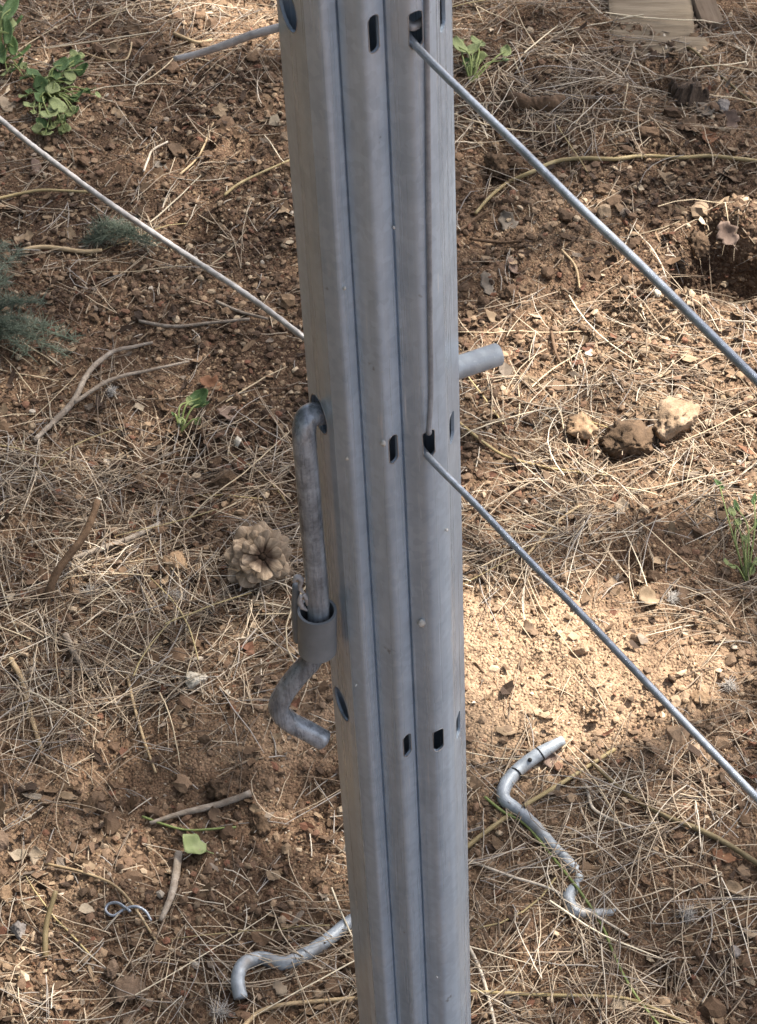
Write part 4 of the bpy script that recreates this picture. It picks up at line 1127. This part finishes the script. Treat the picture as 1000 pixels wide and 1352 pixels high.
def flakes(name, label, n, smin, smax, pal, dens):
    x, y = scatter_xy(n * 4)
    keep = rng.random(len(x)) < dens(x, y)
    x, y = x[keep][:n], y[keep][:n]; n = len(x)
    # eight-sided ragged flake, bent
    k = 6
    a = np.linspace(0, 2 * math.pi, k, endpoint=False)[None] + rng.normal(0, .2, (n, k))
    rr = rng.uniform(.45, 1.1, (n, k)); asp = rng.uniform(.18, .75, n)[:, None]
    lx, ly = np.cos(a) * rr, np.sin(a) * rr * asp
    lz = rng.uniform(-.1, .6, n)[:, None] * lx ** 2 + rng.normal(0, .15, (n, 1)) * ly + rng.normal(0, .08, (n, k))
    V = np.concatenate([np.zeros((n, 1, 3)), np.stack([lx, ly, lz], -1)], 1)
    s = smin + (smax - smin) * rng.random(n) ** 2.2
    V *= s[:, None, None]
    tx, ty, tz = rng.normal(0, .35, n), rng.normal(0, .35, n), rng.uniform(0, 6.28, n)
    M = np.array([np.array(Matrix.Rotation(c, 3, 'Z') @ Matrix.Rotation(a_, 3, 'X') @ Matrix.Rotation(b_, 3, 'Y')) for a_, b_, c in zip(tx, ty, tz)])
    V = np.einsum('nij,nmj->nmi', M, V)
    V += np.stack([x, y, height(x, y) + s * .28 + .0008], -1)[:, None]
    F = np.array([(0, i + 1, (i + 1) % k + 1) for i in range(k)])[None] + (np.arange(n) * (k + 1))[:, None, None]
    Pc = np.array([p for p, q in pal]); wt = np.array([q for p, q in pal], float)
    c = Pc[rng.choice(len(Pc), n, p=wt / wt.sum())] * rng.uniform(.7, 1.25, (n, 1))
    o = obj(name, mesh_np(name, V, F.reshape(-1, 3), np.repeat(c, k + 1, 0)), M_FLAKE)
    return tag(o, label, None, None, 'stuff')
FPAL = [((.13, .08, .046), 5), ((.19, .125, .075), 3.5), ((.28, .20, .125), 1.8), ((.17, .08, .048), 1.0), ((.06, .038, .025), 3.5), ((.46, .37, .26), .45), ((.21, .165, .125), 1)]
flakes('leaf_litter', 'brown flakes of broken leaf and bark on the soil', 11000, .002, .0095, FPAL, lambda x, y: np.clip(.15 + 1.8 * (fbm(x * 7, y * 7, 80) - .35), .06, 1) * (1 - .85 * bare(x, y)))

# the same litter carries on, thinner, beyond the frame
AREA.append((-1.9, 1.9, -1.1, 3.0))
outer = lambda x, y: ((x < -.60) | (x > .64) | (y < -.03) | (y > 1.46)).astype(float)
needles('pine_needles', 'dry pine needles on the ground farther from the post', 7000, .03, .09, .0006, .008, NPAL, lambda x, y: outer(x, y) * np.clip(2.2 * (fbm(x * 6, y * 6, 71) - .3), .1, 1))
flakes('leaf_litter', 'brown flakes of leaf on the soil farther from the post', 7000, .004, .014, FPAL, outer)
crumbs('soil_crumbs', 'brown crumbs of soil farther from the post', 14000, .002, .007, 2.2, PAL, outer, TETRA)

# ------------------------------------------------------------------ unseen pine added for the dappled shade, its crown shaped to suit
LIT = [(735, 865, .15, .11), (650, 900, .07, .08), (870, 620, .15, .09), (930, 450, .13, .14), (760, 520, .10, .08), (900, 290, .12, .06), (320, 15, .09, .10), (690, 440, .06, .06)]
LIT = [(*G(px, py).xy, rx, ry) for px, py, rx, ry in LIT]
trunk_at = Vector((4.4, 2.6, 0))
tree = tag(empty('added_pine', trunk_at), 'unseen pine tree added to cast dappled shade', 'tree')
V, Fc = tube(smooth_path([trunk_at + Vector(q) for q in ((0, 0, -.2), (.05, .02, 1), (-.1, 0, 2.4), (-.25, -.05, 3.8), (-.3, -.1, 5.2))], 8), [.17, .15, .13, .09, .04], 14, jit=.1)
child('trunk', MB().add(V, Fc), M_BARK, tree)
g = np.random.default_rng(4)
nT = 12500
tx = g.uniform(-1.25, 1.35, nT); ty = g.uniform(-1.5, 2.0, nT)
lit = np.zeros(nT)
wx = tx + .07 * (fbm(tx * 9, ty * 9, 120) - .5); wy = ty + .07 * (fbm(tx * 9, ty * 9, 124) - .5)
for cx, cy, rx, ry in LIT:
    lit = np.maximum(lit, 1.25 - np.hypot((wx - cx) / rx, (wy - cy) / ry))
lit = lit - .7 * np.clip(fbm(tx * 14, ty * 14, 140) - .52, 0, 1) * 2
dens = .97 - .25 * (fbm(tx * 3, ty * 3, 130) > .62)
keep = (g.random(nT) < dens) & (g.random(nT) > np.clip(lit * 3, 0, .99))  # tufts dropped where the sun has to reach the lit spots
tx, ty = tx[keep], ty[keep]; nT = len(tx)
tz = g.uniform(2.9, 4.3, nT)
k = tz / SUN.z
cen = np.stack([tx + SUN.x * k, ty + SUN.y * k, tz], -1)
nb = 15
d = g.normal(size=(nT, nb, 3)); d /= np.linalg.norm(d, axis=2, keepdims=True)
ln = g.uniform(.03, .06, (nT, nb, 1))
side = np.cross(d, g.normal(size=(nT, nb, 3))); side /= np.linalg.norm(side, axis=2, keepdims=True)
c0 = cen[:, None] + g.normal(0, .012, (nT, nb, 3))
V = np.stack([c0 - side * .0026, c0 + side * .0026, c0 + d * ln * .6 + side * .0045, c0 + d * ln], 2).reshape(-1, 3)
F = np.array([(0, 1, 2), (0, 2, 3)])[None] + (np.arange(nT * nb) * 4)[:, None, None]
fo = obj('crown', mesh_np('crown', V, F.reshape(-1, 3)), M_PINE, tree); fo.matrix_parent_inverse = Matrix.Translation(-trunk_at)
fo['kind'] = 'stuff'
for i in range(14):
    q = Vector(cen[g.integers(nT)]); z0 = g.uniform(2.2, 3.9); st = trunk_at + Vector((-.15, 0, z0))
    V, Fc = tube(smooth_path([st, st.lerp(q, .5) + Vector((0, 0, .15)), q], 8), [.035, .02, .006], 7, jit=.15)
    child('branch', MB().add(V, Fc), M_BARK, tree)

# unseen bushes added to block light and darken the left of the post
for i, (bx, by) in enumerate(((-1.8, -1.0), (-1.8, .25), (-1.9, 1.4), (-1.5, -2.2))):
    n = 8500
    p = g.normal(size=(n, 3)); p /= np.linalg.norm(p, axis=1)[:, None]
    p = p * (g.random((n, 1)) ** .4) * np.array((.85, 1.0, 1.9)) * (1 + .25 * (g.random((n, 1)) - .5)) + np.array((0, 0, 1.9))
    a = g.normal(size=(n, 3)); a /= np.linalg.norm(a, axis=1)[:, None]
    b = np.cross(a, g.normal(size=(n, 3))); b /= np.linalg.norm(b, axis=1)[:, None]
    L = g.uniform(.04, .09, (n, 1))
    V = np.stack([p - a * L, p + b * L * .45, p + a * L, p - b * L * .45], 1).reshape(-1, 3)
    F = np.array([(0, 1, 2), (0, 2, 3)])[None] + (np.arange(n) * 4)[:, None, None]
    bush = tag(empty('added_bush', (bx, by, 0)), 'unseen bush added to block light ' + ('left of the post', 'far left of the post beside the wire', 'behind on the left of the post', 'left of where the viewer stands')[i], 'bush', 'unseen bushes added to darken the left')
    f_ = obj('foliage', mesh_np('foliage', V, F.reshape(-1, 3)), M_PINE, bush); f_['kind'] = 'stuff'
    V, Fc = tube([(0, 0, -.1), (.02, 0, .7), (0, .03, 1.6)], [.05, .035, .012], 8); obj('stem', MB().add(V, Fc).mesh('stem'), M_BARK, bush)
